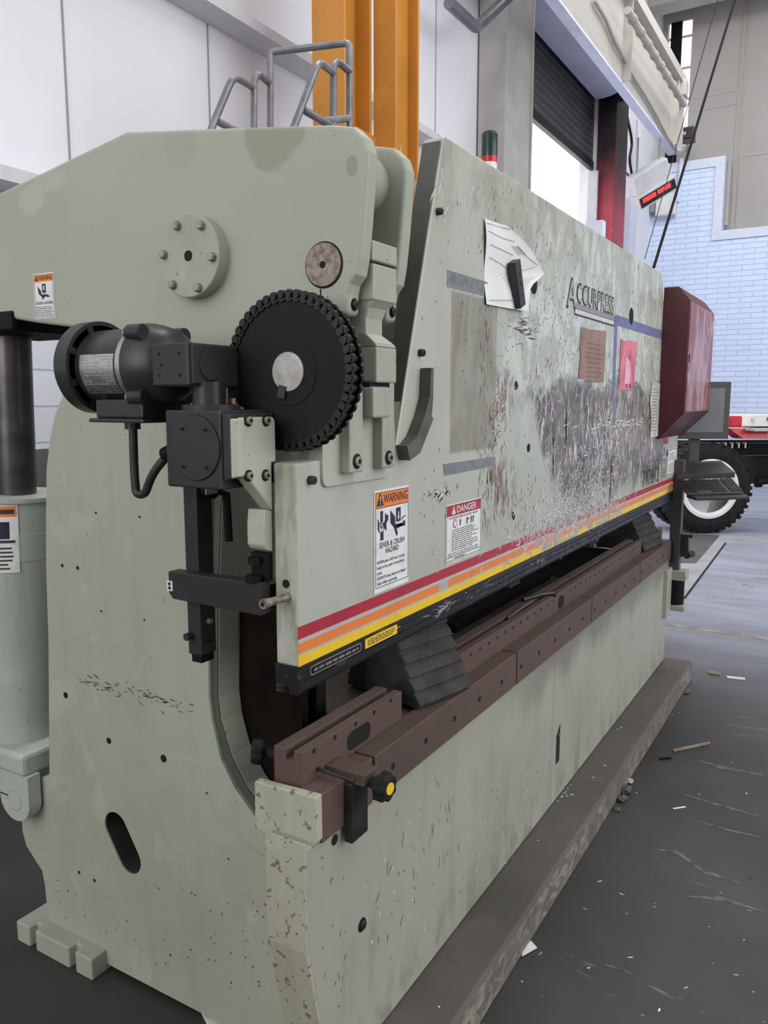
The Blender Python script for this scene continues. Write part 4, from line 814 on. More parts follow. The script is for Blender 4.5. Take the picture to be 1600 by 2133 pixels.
MB().box(-.098, -.005, .158, .166, 1.667, 1.737, 'graphite').lathe((-.052, .158, 1.702), (0, -1, 0), [(-.001, .031), (.0004, .031)], 32, 'hole', False).lathe((-.052, .158, 1.702), (0, -1, 0), [(-.001, .029), (.002, .029)], 32, 'graphite', False).build('end_cover', 'graphite', ug, bevel=.002)
MB().cyl((-.045, .17, 1.61), (-.045, .17, 1.67), .032, 28, 'motor_black').cyl((-.045, .165, 1.615), (-.045, .165, 1.628), .055, 32, 'graphite').build('coupling_neck', 'motor_black', ug)
# motor
mx, mz = -.035, 1.704
yn = lambda px: at(px, 770, x=mx - .076).y
y0m, y1m = yn(252), yn(118)
c0_ = at(137, 770, x=mx - .0955).y
MOT = MB().lathe((mx, 0, mz), (0, 1, 0), [(.245, .045), (.255, .058), (yn(300), .072), (yn(275), .081), (yn(262), .0845), (yn(255), .0845)], 44, 'motor_black').lathe((mx, 0, mz), (0, 1, 0), [(yn(258), .080), (yn(240), .080), (yn(238), .0765), (c0_ - .004, .0765), (c0_ + .010, .070), (c0_ + .014, .03)], 44, 'motor_black')
mo = MOT.build('motor', 'motor_black', PB)
MB().lathe((mx, 0, mz), (0, 1, 0), [(yn(256), .0785), (yn(256), .0812), (yn(243), .0812), (yn(243), .0785)], 44, 'steel').build('clamp_ring', 'steel', mo, label='bare metal ring round the motor')
for a in (48, 132, 228, 312):
    u = Vector((math.cos(math.radians(a)), 0, math.sin(math.radians(a)))); c_ = Vector((mx, 0, mz)) + u * .083
    MB().cyl((c_.x, yn(285), c_.z), (c_.x, yn(256), c_.z), .017, 16, 'motor_black').lathe((c_.x, yn(256), c_.z), (0, 1, 0), [(0, .0085), (.014, .0085), (.015, .007)], 12, 'bolt_steel', False).obox(Vector((mx, (yn(285) + yn(256)) / 2, mz)) + u * .074, u, EY, EY.cross(u), .012, .012, .016, 'motor_black').build('flange_lug', 'motor_black', mo, bevel=.002)
c0_, c1_ = at(137, 770, x=mx - .0955).y, at(112, 770, x=mx - .0955).y
MB().lathe((mx, 0, mz), (0, 1, 0), [(c0_, .087), (c0_, .0955), (c1_, .0955), (c1_ + .008, .090), (c1_ + .014, .06), (c1_ + .015, .02), (c1_ + .010, .02), (c1_ + .009, .058), (c1_ + .004, .086), (c1_, .0895), (c0_, .087)], 48, 'motor_black').build('fan_cover', 'motor_black', mo)
for k in range(8):
    a = 2 * PI * (k + .5) / 8; u = Vector((math.cos(a), 0, math.sin(a))); MB().obox(Vector((mx, c0_ + .010, mz)) + u * .084, u, EY, EY.cross(u), .008, .012, .007, 'motor_black').build('cover_standoff', 'motor_black', mo)
# nameplate wrapped round the barrel (barrel faces -X here)
ny0, ny1 = yn(236), yn(166)
npt = MB(); vs = []; fs = []; K = 14; R = .0771
for k in range(K + 1):
    a = math.radians(163 + 62 * k / K); vs += [(mx + R * math.cos(a), ny0, mz + R * math.sin(a)), (mx + R * math.cos(a), ny1, mz + R * math.sin(a))]
for k in range(K): fs.append((2 * k, 2 * k + 1, 2 * k + 3, 2 * k + 2))
npt.add(vs, fs, 'steel', True)
rr = random.Random(4)
for k in range(13):
    a0 = math.radians(166 + 4.5 * k); a1 = a0 + math.radians(1.8); y = ny0 + .005
    while y < ny1 - .008:
        e = min(y + rr.uniform(.006, .022), ny1 - .005); R2 = R + .0003
        if rr.random() < .8: npt.add([(mx + R2 * math.cos(a0), y, mz + R2 * math.sin(a0)), (mx + R2 * math.cos(a0), e, mz + R2 * math.sin(a0)), (mx + R2 * math.cos(a1), e, mz + R2 * math.sin(a1)), (mx + R2 * math.cos(a1), y, mz + R2 * math.sin(a1))], [(0, 1, 2, 3)], 'grey_ink' if k < 10 else 'ink')
        y = e + .004
npt.build('nameplate', 'steel', mo, label='silver rating plate on the motor barrel')
jb = MB().prism(rounded([(-.10, 1.60), (.03, 1.60), (.03, 1.638), (-.10, 1.638)], .006), 'y', yn(283), yn(186), m='motor_black').box(-.108, .035, yn(290), yn(176), 1.592, 1.600, 'motor_black').build('terminal_box', 'motor_black', mo, bevel=.003)
b_ = MB(); c0 = Vector((-.05, .395, 1.585)); kp = at(277, 905, x=-.06); b_.cyl((-.06, kp.y, 1.60), (-.06, kp.y, 1.578), .016, 16, 'motor_black')
pts = [at(px, py, x=-.06) for px, py in ((277, 892), (280, 985), (284, 1030), (302, 1030), (318, 985), (345, 945))]; pts[-1].x = -.05
b_.tube(pts, .0088, 14, 'motor_black', .05); b_.cyl(pts[-1] + Vector((0, .012, -.003)), pts[-1] + Vector((0, -.02, .01)), .015, 14, 'black'); b_.build('power_cable', 'motor_black', mo, label='black cable looping from the motor to the gearbox')
# sprocket and chain
sx = .045; sc_ = Vector((sx, .038, 1.690)); sp = MB()
sp.lathe((sx, sc_.y, sc_.z), (1, 0, 0), [(-.012, .134), (.012, .134)], 72, 'sprocket_black', False).lathe((sx, sc_.y, sc_.z), (-1, 0, 0), [(.011, .066), (.0135, .064)], 48, 'sprocket_black', False).build('sprocket', 'sprocket_black', PB)
spo = [o for o in bpy.data.objects if o.name == 'sprocket'][0]
MB().lathe((sx, sc_.y, sc_.z), (-1, 0, 0), [(.01, .0375), (.0152, .0375), (.0162, .0365)], 40, 'steel', False).build('shaft_end', 'steel', spo, label='bright round shaft end')
MB().obox((sx - .0155, sc_.y + .014, sc_.z - .038), Vector((0, .97, .24)), Vector((0, -.24, .97)), EX, .009, .012, .003).build('shaft_key', 'dark_steel', spo)
MB().cyl((sx, sc_.y, sc_.z), (.2, sc_.y, sc_.z), .03, 20, 'dark_steel').build('shaft', 'dark_steel', spo)
ch = MB(); nL = 46
for k in range(nL):
    a = math.radians(200) - math.radians(325) * k / (nL - 1); u = Vector((0, -math.cos(a), math.sin(a))); t = Vector((0, math.sin(a), math.cos(a))); c = sc_ + u * .1415
    for sgn in (-1, 1):
        off = .0095 + (.0045 if k % 2 else 0)
        ch.obox(c + EX * (sgn * off), t, u, EX, .0105, .0062, .0016)
        for e in (-.0092, .0092): ch.cyl(c + t * e + EX * (sgn * off - .0018), c + t * e + EX * (sgn * off + .0018), .0112, 12)
    ch.cyl(c + t * .0092 - EX * .018, c + t * .0092 + EX * .018, .0062, 8)
cd_ = sc_ + Vector((0, .141 * math.cos(math.radians(20)), 0)) 
for k in range(4):
    c = Vector((sx, sc_.y + .146, sc_.z + .03 - .025 * k))
    for sgn in (-1, 1): ch.obox(c + EX * (sgn * .010), EZ, EY, EX, .0125, .0085, .0016)
    ch.cyl(c + EZ * .0125 - EX * .014, c + EZ * .0125 + EX * .014, .0055, 8)
ch.build('drive_chain', 'chain_grease', PB, label='greasy black roller chain around the sprocket')
MB().cyl((sx - .03, .165, 1.605), (sx - .03, .165, 1.640), .009, 12, 'brass').lathe((sx - .03, .165, 1.622), (0, 0, 1), [(0, .0115), (.008, .0115)], 6, 'brass', False).build('chain_anchor', 'brass', gb, label='small brass fitting under the chain')
# depth gauge: vertical post, cross bar
post = MB().box(.0, .047, .256, .293, 1.10, 1.473).build('gauge_post', 'graphite', PB, bevel=.003)
MB().box(.005, .042, .26, .288, 1.083, 1.10, 'black').build('post_end', 'black', post)
MB().cyl((.03, .27, 1.452), (.03, .235, 1.452), .018, 16, 'black').box(.006, .04, .2335, .236, 1.445, 1.46, 'steel').tube([(.04, .25, 1.452), (.062, .23, 1.44), (.066, .23, 1.34)], .009, 8, 'black').build('post_fitting', 'black', post)
MB().cyl((.0, .283, 1.142), (-.016, .283, 1.142), .008, 14, 'graphite').build('post_knob', 'graphite', post)
MB().cyl((.024, .256, 1.172), (.024, .247, 1.172), .006, 12, 'bolt_steel').build('post_screw', 'bolt_steel', post)
MB().box(.012, .036, .2545, .257, 1.124, 1.130, 'hole').build('post_slit', 'hole', post)
cb = MB().prism([(.308, 1.2845), (.064, 1.2875), (.064, 1.223), (.298, 1.227), (.308, 1.239)], 'x', -.035, -.003, m='graphite').build('gauge_bar', 'graphite', PB, bevel=.002)
MB().box(-.037, -.030, .296, .3105, 1.244, 1.265, 'white_vinyl').disc((-.037, .3032, 1.2592), (-1, 0, 0), .004, m='ink').disc((-.037, .3032, 1.2502), (-1, 0, 0), .004, m='ink').build('scale_mark', 'white_vinyl', cb, label='small white mark with two black dots')
# ---- hydraulic cylinder at the back of the frame
cyx, cyy = .29, 1.305; tl = -.07
def cpt(z): return Vector((cyx, cyy + tl * (z - .58) * .6, z))
hc_ = MB().lathe(cpt(.575), cpt(1.36) - cpt(.575), [(0, .132), (.60, .132), (.6005, .1335), (.68, .1335), (.6805, .132), (.772, .132), (.7725, .140), (.785, .140)], 44, 'cylinder_paint').build('hydraulic_cylinder', 'cylinder_paint', PB)
MB().lathe(cpt(1.36), cpt(1.9) - cpt(1.36), [(0, .056), (.50, .056)], 36, 'rod_steel').build('piston_rod', 'rod_steel', hc_, label='dark polished piston rod')
MB().box(.14, .44, 1.03, 1.33, 1.82, 1.87, 'black').build('rod_block', 'black', hc_, bevel=.006)
MB().box(.145, .43, 1.115, 1.47, .545, .612, 'cylinder_paint').build('base_flange', 'cylinder_paint', hc_, bevel=.012)
cv = MB(); cvp = []; cc = Vector((1.172, .46)); 
for k in range(17): t = PI * k / 16; cvp.append((cc.x + .068 * math.cos(t), cc.y - .062 * math.sin(t)))
cv.prism([(cc.x + .068, .548), (cc.x - .068, .548)] + cvp[::-1], 'x', .15, .192, m='cylinder_paint'); cv.lathe((.15, cc.x, cc.y), (-1, 0, 0), [(-.001, .031), (.0006, .031)], 32, 'grey_ink', False).lathe((.15, cc.x, cc.y), (-1, 0, 0), [(-.001, .029), (.0012, .029)], 32, 'cylinder_paint', False).box(.1492, .151, cc.x + .028, cc.x + .066, cc.y + .008, cc.y + .012, 'hole'); cv.build('clevis_ear', 'cylinder_paint', hc_, bevel=.006)
# its own crush label, half out of the picture
N_ = (at(0, 1080, x=.2) - Vector((cyx, cyy, at(0, 1080, x=.2).z))); s = MB(); K = 10; R = .1335; a0 = math.radians(195); a1 = math.radians(236)
zc = 1.24; cpos = cpt(zc)
def wrap(r0, r1, z0, z1, m, dr):
    vs = []; fs = []
    for k in range(K + 1):
        a = a0 + (a1 - a0) * (r0 + (r1 - r0) * k / K); u = Vector((math.cos(a), math.sin(a), 0)); vs += [cpt(z0) + u * (R + dr), cpt(z1) + u * (R + dr)]
    for k in range(K): fs.append((2 * k, 2 * k + 2, 2 * k + 3, 2 * k + 1))
    s.add(vs, fs, m, True)
wrap(0, 1, zc - .10, zc + .10, 'white_vinyl', .0005); wrap(.04, .96, zc + .065, zc + .095, 'orange_vinyl', .001); wrap(.3, .75, zc + .0, zc + .05, 'navy_ink', .001)
wrap(.5, .9, zc + .073, zc + .086, 'ink', .0014)
for k in range(6): wrap(.1, .62 + .25 * rnd.random(), zc - .09 + .012 * k, zc - .085 + .012 * k, 'ink', .001)
wrap(.1, .9, zc - .012, zc - .004, 'ink', .001)
s.build('crush_label', 'white_vinyl', hc_, label='white crush hazard label on the cylinder barrel')
# ---- red cabinet on the front of the ram, far end
rc = [(0, 2.205), (-.072, 2.205), (-.128, 2.135), (-.128, 1.575), (0, 1.435)]
rcb = MB().prism(rc, 'x', 3.10, 3.86).build('red_cabinet', 'cabinet_red', PB, bevel=.004)
MB().box(3.115, 3.85, -.131, -.127, 1.58, 2.132, 'faded_red').box(3.13, 3.15, -.133, -.13, 1.83, 1.87, 'hole').build('cabinet_door', 'faded_red', rcb, label='faded scratched cabinet door')
# ---- operator console at the far end: arm, monitor, keyboard tray
fl = Vector((FW.x, FW.y, 0)).normalized(); sd_ = Vector((fl.y, -fl.x, 0))
def cpx(px, py, d): r = ray(px, py); return CAM + r * d                      # point at a given depth along the view axis
con = empty('operator_console', (3.9, -.10, 1.0), 'dark operator console on a post beside the red cabinet', 'console')
mc = cpx(1459, 855, 4.75); Nn = -fl
MB().obox(mc, sd_, EZ, fl, .163, .168, .03, 'monitor_case').obox(mc - fl * .031, sd_, EZ, fl, .128, .130, .002, 'screen').build('monitor', 'monitor_case', con, bevel=.006)
nk = mc + Vector((0, 0, -.24)) + sd_ * -.02; MB().obox(nk + fl * .02, sd_, EZ, fl, .028, .09, .02, 'monitor_case').build('monitor_neck', 'monitor_case', con)
def tray(nm, quad, t, m, par):
    return MB().slab(quad, (0, 0, -1), t, m).build(nm, m, par, bevel=.003)
def qd(*p): return [cpx(a, b, d) for a, b, d in p]
tray('console_top', qd((1408, 962, 4.75), (1502, 959, 4.75), (1532, 984, 4.55), (1410, 989, 4.55)), .03, 'console_dark', con)
kq = qd((1408, 1001, 4.52), (1524, 997, 4.52), (1549, 1025, 4.33), (1432, 1028, 4.33)); tray('keyboard', kq, .012, 'console_dark', con)
kb = MB(); A, B, Cc, D = kq
for r in range(6):
    for c in range(19):
        if r == 5 and 4 <= c <= 8: continue
        if c in (14,): continue
        u0, u1 = (c + .15) / 19, (c + .85) / 19; v0, v1 = (r + .35) / 6.6, (r + 1.05) / 6.6
        f = lambda u, v: (A * (1 - u) + B * u) * (1 - v) + (D * (1 - u) + Cc * u) * v
        kb.slab([f(u0, v0), f(u1, v0), f(u1, v1), f(u0, v1)], EZ, .006)
tag(kb.build('keys', 'motor_black', con), kind='stuff')
tray('lower_tray', qd((1430, 1030, 4.38), (1545, 1026, 4.38), (1562, 1034, 4.28), (1450, 1037, 4.28)), .016, 'console_dark', con)
pa = cpx(1414, 1000, 4.6)
MB().box(pa.x - .03, pa.x + .03, pa.y - .03, pa.y + .03, .62, 1.30).build('console_post', 'monitor_case', con, bevel=.004)
MB().box(pa.x - .05, pa.x + .05, pa.y - .075, pa.y + .06, .60, .66, 'link_paint').box(pa.x - .05, pa.x + .05, pa.y - .075, pa.y + .06, .42, .455, 'link_paint').cyl((pa.x, pa.y - .01, .455), (pa.x, pa.y - .01, .60), .052, 18, 'black').box(pa.x - .16, pa.x - .05, pa.y + .0, pa.y + .06, .40, .68, 'link_paint').build('pivot_bracket', 'link_paint', con, bevel=.005)
# ---- inside of the machine seen through the gap
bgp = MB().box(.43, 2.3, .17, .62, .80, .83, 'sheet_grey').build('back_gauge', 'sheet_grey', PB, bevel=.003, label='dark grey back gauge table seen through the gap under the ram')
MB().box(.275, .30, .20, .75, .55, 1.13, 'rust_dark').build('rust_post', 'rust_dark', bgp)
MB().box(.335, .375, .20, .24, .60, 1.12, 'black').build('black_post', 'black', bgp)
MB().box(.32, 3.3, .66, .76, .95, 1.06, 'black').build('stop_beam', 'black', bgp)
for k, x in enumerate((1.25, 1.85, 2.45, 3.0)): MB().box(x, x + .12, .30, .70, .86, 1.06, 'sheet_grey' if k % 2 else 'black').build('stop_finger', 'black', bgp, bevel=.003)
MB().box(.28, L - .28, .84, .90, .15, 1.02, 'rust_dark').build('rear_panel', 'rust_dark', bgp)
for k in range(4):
    y = .26 + k * .10; o = MB().box(1.25, 2.25, y, y + .075, .832 + .0, .862).build('wood_board', 'rust_dark', label='dark wooden board lying on the back gauge table, %s' % ('nearest the die rail', 'second from the die rail', 'third from the die rail', 'furthest from the die rail')[k], cat='board', group='boards on the back gauge table')
# machine head behind the ram
MB().box(1.0, L - .5, .10, .30, 2.02, 2.295, 'frame_paint').box(.42, L - .42, .32, .42, 1.16, 2.08, 'frame_paint').build('rear_beam', 'frame_paint', PB, bevel=.01)

# ================================================================== THINGS ON AND AROUND THE MACHINE
# rubber wheel chocks
def chock(name, org, rot, ln, dp, ht, label):
    t = empty(name, org, label, 'wheel chock', 'rubber chocks between ram and bed')
    pr = [(0, 0)]; steps = 7
    for k in range(steps):
        a0_, a1_ = k / steps, (k + 1) / steps; pr += [(dp * .46 * a0_ - .001, ht * (a0_ + .03)), (dp * .46 * a0_ - .010, ht * (a0_ + .05)), (dp * .46 * a1_ - .012, ht * (a1_ - .01))]
    pr += [(dp * .46, ht), (dp * .58, ht), (dp, .03), (dp, 0)]
    o = MB().prism(pr, 'x', 0, ln).build('chock_body', 'chock_rubber', None, bevel=.003)
    o.parent = t; o.location = o.location
    g = MB().tube([(ln - .01, dp * .44, ht * .86), (ln + .02, dp * .44, ht * .84), (ln + .02, dp * .40, ht * .62), (ln - .01, dp * .40, ht * .62)], .006, 8, 'rubber', .03).build('rope_loop', 'rubber', None); g.parent = t
    t.rotation_euler = (0, 0, rot); return t
chock('wheel_chock', (.555, .035, .836), math.radians(-14), .215, .27, .235, 'black ridged rubber chock wedged between ram and bed at the near end')
chock('wheel_chock', (3.10, .04, .836), math.radians(-6), .30, .26, .235, 'black ridged rubber chock wedged between ram and bed at the far end')
# papers held on the ram
def sheet(name, pts, m, y, label, cat, curl=None, extra=None, group=None):
    mb = MB(); mb.slab([(x, y + (curl(x, z) if curl else 0), z) for x, z in pts], (0, -1, 0), .0005, m)
    if extra: extra(mb)
    return mb.build(name, m, label=label, cat=cat, group=group)
def drawing():
    mb = MB(); nu, nv = 18, 14; left = Vector(C(1008, 456)), Vector(C(1010, 634)); P = {}
    bl = lambda u, v: None
    tl_, tr_, br_, blp = [Vector(C(*p)) for p in ((1007, 455), (1072, 487), (1090, 649), (1009, 634))]
    tip = Vector(C(1120, 578)); mid = Vector(C(1063, 627))
    def f(u, v):                                        # u across, v down
        L_ = tl_ * (1 - v) + blp * v
        ctrl = [(0, Vector(C(1045, 471))), (.3, Vector(C(1083, 515))), (.52, Vector(C(1104, 548))), (.66, Vector(C(1121, 574))), (.76, Vector(C(1100, 588))), (.86, Vector(C(1090, 605))), (1, Vector(C(1087, 649)))]
        for (a, pa_), (b, pb_) in zip(ctrl[:-1], ctrl[1:]):
            if a <= v <= b + 1e-9: R_ = pa_.lerp(pb_, (v - a) / (b - a)); break
        q = L_.lerp(R_, u); lift = .002 + .05 * max(0, u - .35) ** 1.5 * (1 - abs(v - .55)) + .004 * math.sin(v * 7)
        return Vector((q.x, -.0022 - lift, q.y))
    vs = [f(i / nu, j / nv) for j in range(nv + 1) for i in range(nu + 1)]
    fs = [(j * (nu + 1) + i, j * (nu + 1) + i + 1, (j + 1) * (nu + 1) + i + 1, (j + 1) * (nu + 1) + i) for j in range(nv) for i in range(nu)]
    mb.add(vs, fs, 'paper', True)
    def ln(pts, w=.0008):
        for (a, b) in zip(pts[:-1], pts[1:]):
            A_ = f(*a) + Vector((0, -.0012, 0)); B_ = f(*b) + Vector((0, -.0012, 0)); d = (B_ - A_).normalized(); n_ = Vector((-d.z, 0, d.x)) * w; mb.add([A_ - n_, A_ + n_, B_ + n_, B_ - n_], [(0, 1, 2, 3)], 'grey_ink')
    ln([(.08, .14), (.45, .2), (.75, .24)]); ln([(.1, .3), (.4, .36), (.6, .42)]); ln([(.08, .45), (.3, .52), (.45, .6)]); ln([(.75, .3), (.85, .45), (.95, .55)]); ln([(.05, .05), (.95, .06)]); ln([(.06, .95), (.8, .93)]); ln([(.5, .62), (.7, .6), (.9, .57)])
    for k in range(6): ln([(.62 + .03 * k, .30), (.70 + .03 * k, .42)], .0005)
    for k in range(8): ln([(.70, .70 + .03 * k), (.90, .69 + .03 * k)], .0005)
    o = mb.build('paper_drawing', 'paper', label='white paper drawing pinned to the ram by a magnet bar, right edge curling', cat='paper', recalc=False); return o
drawing()
A_, B_ = C(1058, 545), C(1070, 640); d = (Vector((B_[0], 0, B_[1])) - Vector((A_[0], 0, A_[1]))); dl = d.length; d.normalize()
mbar = MB(); mbar.obox((A_[0] * .5 + B_[0] * .5, -.019, A_[1] * .5 + B_[1] * .5), d.cross(EY).normalized(), d, EY, .021, dl / 2, .012, 'dark_steel')
for k in (-.2, .0, .25): c_ = Vector((A_[0] * .5 + B_[0] * .5, -.031, A_[1] * .5 + B_[1] * .5)) + d * dl * k; mbar.disc(c_, (0, -1, 0), .0045, m='hole')
mbar.build('magnet_bar', 'dark_steel', bevel=.002, label='dark steel magnet bar holding the white paper drawing to the ram', cat='magnet')
tp = aY(0, (1212, 684), (1262, 690), (1257, 795), (1204, 788), (1206, 765), (1209, 735), (1206, 722), (1211, 708))
sheet('tan_card', [p for p in tp], 'tan_paper', -.0022, 'brown grease-soaked card with a torn left edge stuck on the ram', 'card', extra=lambda mb: lines(mb, 1.80, 2.02, 1.70, 1.86, 9, EX, EZ, Vector((0, -.0032, 0)), 'chip_rust', .1, .2))
MB().slab([(x, -.0012, z) for x, z in aY(0, (1209, 681), (1222, 683), (1212, 715), (1207, 730))], (0, -1, 0), .0008, 'grey_tape').build('card_corner', 'grey_tape', ram)
pk = aY(0, (1293, 705), (1302, 712), (1312, 709), (1326, 713), (1323, 760), (1321, 780), (1320, 814), (1306, 812), (1288, 812), (1291, 760))
def pkx(mb):
    q = aY(0, (1302, 745), (1310, 745), (1312, 800), (1299, 800)); mb.slab([(x, -.0035, z) for x, z in q], (0, -1, 0), .0003, 'pink_pale')
    for a, b in (((1308, 742), (1309, 752)), ((1303, 800), (1304, 808)), ((1310, 798), (1311, 808))):
        (x0, z0), (x1, z1) = aY(0, a, b); mb.slab([(x0, -.0038, z0), (x0 + .012, -.0038, z0), (x1 + .012, -.0038, z1), (x1, -.0038, z1)], (0, -1, 0), .0003, 'ink')
plain('pink_pale', (0.74, 0.40, 0.50, 1), 0.6, 0, 0.1, 14)
sheet('pink_tag', pk, 'pink_paper', -.0022, 'bright pink plastic tag hanging on the ram inside the blue tape outline', 'tag', extra=pkx)
q = aY(0, (1357, 795), (1379, 800), (1378, 850), (1371, 908), (1353, 912), (1355, 870), (1353, 835))
sheet('list_paper', q, 'paper_dull', -.003, 'tattered grey list taped to the ram just left of the red cabinet', 'paper', extra=lambda mb: lines(mb, 2.93, 3.07, 1.48, 1.70, 14, EX, EZ, Vector((0, -.0042, 0)), 'grey_ink', .2, .3)) if False else None
plain('paper_dull', (0.50, 0.48, 0.46, 1), 0.7, 0, 0.15, 20)
sheet('list_paper', q, 'paper_dull', -.003, 'tattered grey list taped to the ram just left of the red cabinet', 'paper', extra=lambda mb: lines(mb, 2.93, 3.07, 1.48, 1.70, 14, EX, EZ, Vector((0, -.0042, 0)), 'grey_ink', .2, .3))
# loose hex key and steel rod on the die rail
MB().tube([(1.50, .11, .915), (1.62, .078, .915), (1.66, .05, .915), (1.66, .038, .905)], .008, 8, 'dark_steel', .02).build('hex_key', 'dark_steel', label='black bent hex key lying across the die rail groove', cat='hex key')
MB().tube([(1.28, .08, .902), (1.42, .078, .912), (1.47, .06, .925)], .005, 8, 'brown_steel').build('steel_rod', 'brown_steel', label='thin rusty rod lying in the die rail groove beside the hex key', cat='rod')
# can behind the ram
cc_ = at(1020, 300, y=.24); cz0 = 2.30; ctop = at(1020, 275, y=.24).z
MB().lathe((cc_.x, .24, cz0), (0, 0, 1), [(0, .026), (ctop - cz0 - .10, .026)], 28, 'white_vinyl').lathe((cc_.x, .24, ctop - .10), (0, 0, 1), [(0, .0265), (.02, .0265)], 28, 'lamp_red').lathe((cc_.x, .24, ctop - .08), (0, 0, 1), [(0, .027), (.07, .027), (.076, .025), (.08, .022)], 28, 'green_can').build('grease_can', 'green_can', label='dark green can with a red and white band standing behind the ram', cat='can')
bb = at(1243, 478, y=.24)
MB().box(bb.x - .045, bb.x + .012, .20, .28, 2.30, at(1243, 463, y=.24).z, 'trim_blue').box(bb.x + .012, bb.x + .024, .20, .28, 2.30, at(1243, 463, y=.24).z + .004, 'dark_steel').build('small_box', 'trim_blue', label='small pale blue box with dark edge behind the top of the ram', cat='box')
# orange columns
def column(name, px0, px1, y, label):
    p0 = at(px0, 300, y=y); p1 = at(px1, 300, y=y); x0, x1 = p0.x, p1.x; 
    d = .34; t = empty(name, ((x0 + x1) / 2, y, 0), label, 'column', 'orange steel columns by the left wall')
    MB().box(x0, x1, y, y + .03, 0, 9.4).build('flange', 'column_orange', t); MB().box(x0, x1, y + .27, y + .30, 0, 9.4).build('flange', 'column_orange', t)
    xm = x0 + (x1 - x0) * .5; MB().box(xm - .012, xm + .012, y + .03, y + .27, 0, 9.4).build('web', 'column_orange', t); return t
def hcol(name, pa_, pb_, x, label):                      # H column whose web lies along X: near flange faces the camera (-X)
    ya = at(pa_, 200, x=x).y; yb = at(pb_, 200, x=x).y; t = empty(name, (x + .15, (ya + yb) / 2, 0), label, 'column'); ya, yb = min(ya, yb), max(ya, yb)
    MB().box(x, x + .022, ya, yb, 0, 9.4).build('flange', 'column_orange', t, bevel=.004); MB().box(x + .30, x + .322, ya, yb, 0, 9.4).build('flange', 'column_orange', t, bevel=.004)
    ym = (ya + yb) / 2; MB().box(x + .022, x + .30, ym - .008, ym + .008, 0, 9.4).build('web', 'column_orange', t)
    return t, ya, yb
c1, a1_, b1_ = hcol('steel_column', 651, 718, 3.2, 'left orange steel H column behind the grey handrails')
c2, a2_, b2_ = hcol('steel_column', 778, 824, 3.55, 'right orange steel H column next to the press brake ram')
zk = at(760, 285, x=3.4).z
MB().box(3.3, 3.6, b2_ - .02, a1_ + .02, zk - .1, zk + .04).build('tie_plate', 'column_orange', c2)
# rolling ladder handrails
D1 = 4.3
lad = empty('rolling_ladder', cpx(600, 255, D1).xy.to_3d(), 'grey tubular handrails of a rolling ladder rising behind the lever arm', 'ladder')
def rp_(px, py, d=D1): return cpx(px, py, d)
r_ = .019
def rail_(nm, pts, d, bend=.06): MB().tube([rp_(px, py, dd) for px, py, dd in pts], r_, 10, 'tube_grey', bend).build(nm, 'tube_grey', lad)
rail_('back_hoop', [(563, 420, 4.45), (563, 109, 4.45), (728, 89, 4.35), (728, 420, 4.35)], 0, .03)
rail_('side_rail', [(400, 370, 4.05), (443, 262, 4.05), (486, 158, 4.05), (527, 182, 4.3)], 0)
rail_('middle_post', [(529, 420, 4.3), (529, 168, 4.3), (537, 153, 4.32), (562, 174, 4.45)], 0, .03)
rail_('side_rail', [(570, 370, 3.95), (615, 258, 3.95), (664, 128, 3.95), (695, 152, 4.2)], 0)
rail_('middle_post', [(694, 420, 4.2), (694, 140, 4.2), (703, 127, 4.22), (729, 150, 4.35)], 0, .03)
rail_('lower_rail', [(452, 252, 4.06), (560, 310, 4.4)], 0); rail_('lower_rail', [(631, 228, 3.96), (728, 285, 4.3)], 0); rail_('cross_bar', [(672, 252, 4.1), (728, 246, 4.35)], 0)
st = MB(); pa1 = rp_(563, 420, 4.45); pa2 = rp_(728, 420, 4.35); pa3 = rp_(400, 370, 4.05); pa4 = rp_(570, 370, 3.95)
MB().slab([pa1, pa2, pa4, pa3], (0, 0, -1), .03, 'tube_grey').build('platform', 'tube_grey', lad)
for nm, p in (('leg', pa1), ('leg', pa2), ('leg', pa3), ('leg', pa4)): MB().tube([p, (p.x, p.y, 0.0)], r_, 10, 'tube_grey').build(nm, 'tube_grey', lad)
# hanging cable and thin wire
pA = at(1362, 557, y=.03); pB = at(1543, -40, x=4.6); MB().tube([pA, pA + (pB - pA) * ((9.3 - pA.z) / (pB.z - pA.z))], .0075, 8, 'wire_black').build('hanging_cable', 'wire_black', label='thick black cable slanting up from the far top corner of the ram', cat='cable')
pA = at(1343, 540, x=9.0); pB = at(1512, -60, x=9.0); MB().tube([pA, pA + (pB - pA) * ((9.4 - pA.z) / (pB.z - pA.z))], .005, 6, 'dark_steel').build('thin_wire', 'dark_steel', label='thin grey wire slanting past the red heater', cat='wire')
# conduit with clips and looping wires on the beam
cdz = zB + .98
cdt = MB(); ca_ = at(1308, -5, y=yR - .20); cb_ = at(1425, 238, y=yR - .20); cdt.tube([(ca_.x, yR - .20, (ca_.z + cb_.z) / 2), (cb_.x, yR - .20, (ca_.z + cb_.z) / 2)], .045, 10, 'beam_cream'); cdo = cdt.build('conduit', 'beam_cream', label='cream conduit clipped along the side of the big beam', cat='conduit')
zc_ = (ca_.z + cb_.z) / 2
for k in range(9): x = ca_.x + (cb_.x - ca_.x) * (k + .6) / 9; MB().lathe((x, yR - .20, zc_), (1, 0, 0), [(0, .058), (.05, .058)], 14, 'roof_cream').build('clip', 'roof_cream', cdo)
wz = [at(px, py, y=yR - .03) for px, py in ((1238, 0), (1262, 40), (1280, 85), (1320, 160), (1348, 205), (1368, 240), (1390, 285), (1408, 312))]
MB().tube(wz, .022, 6, 'roof_cream').build('beam_wire', 'roof_cream', label='cream wire running along the lower edge of the big beam', cat='wire')
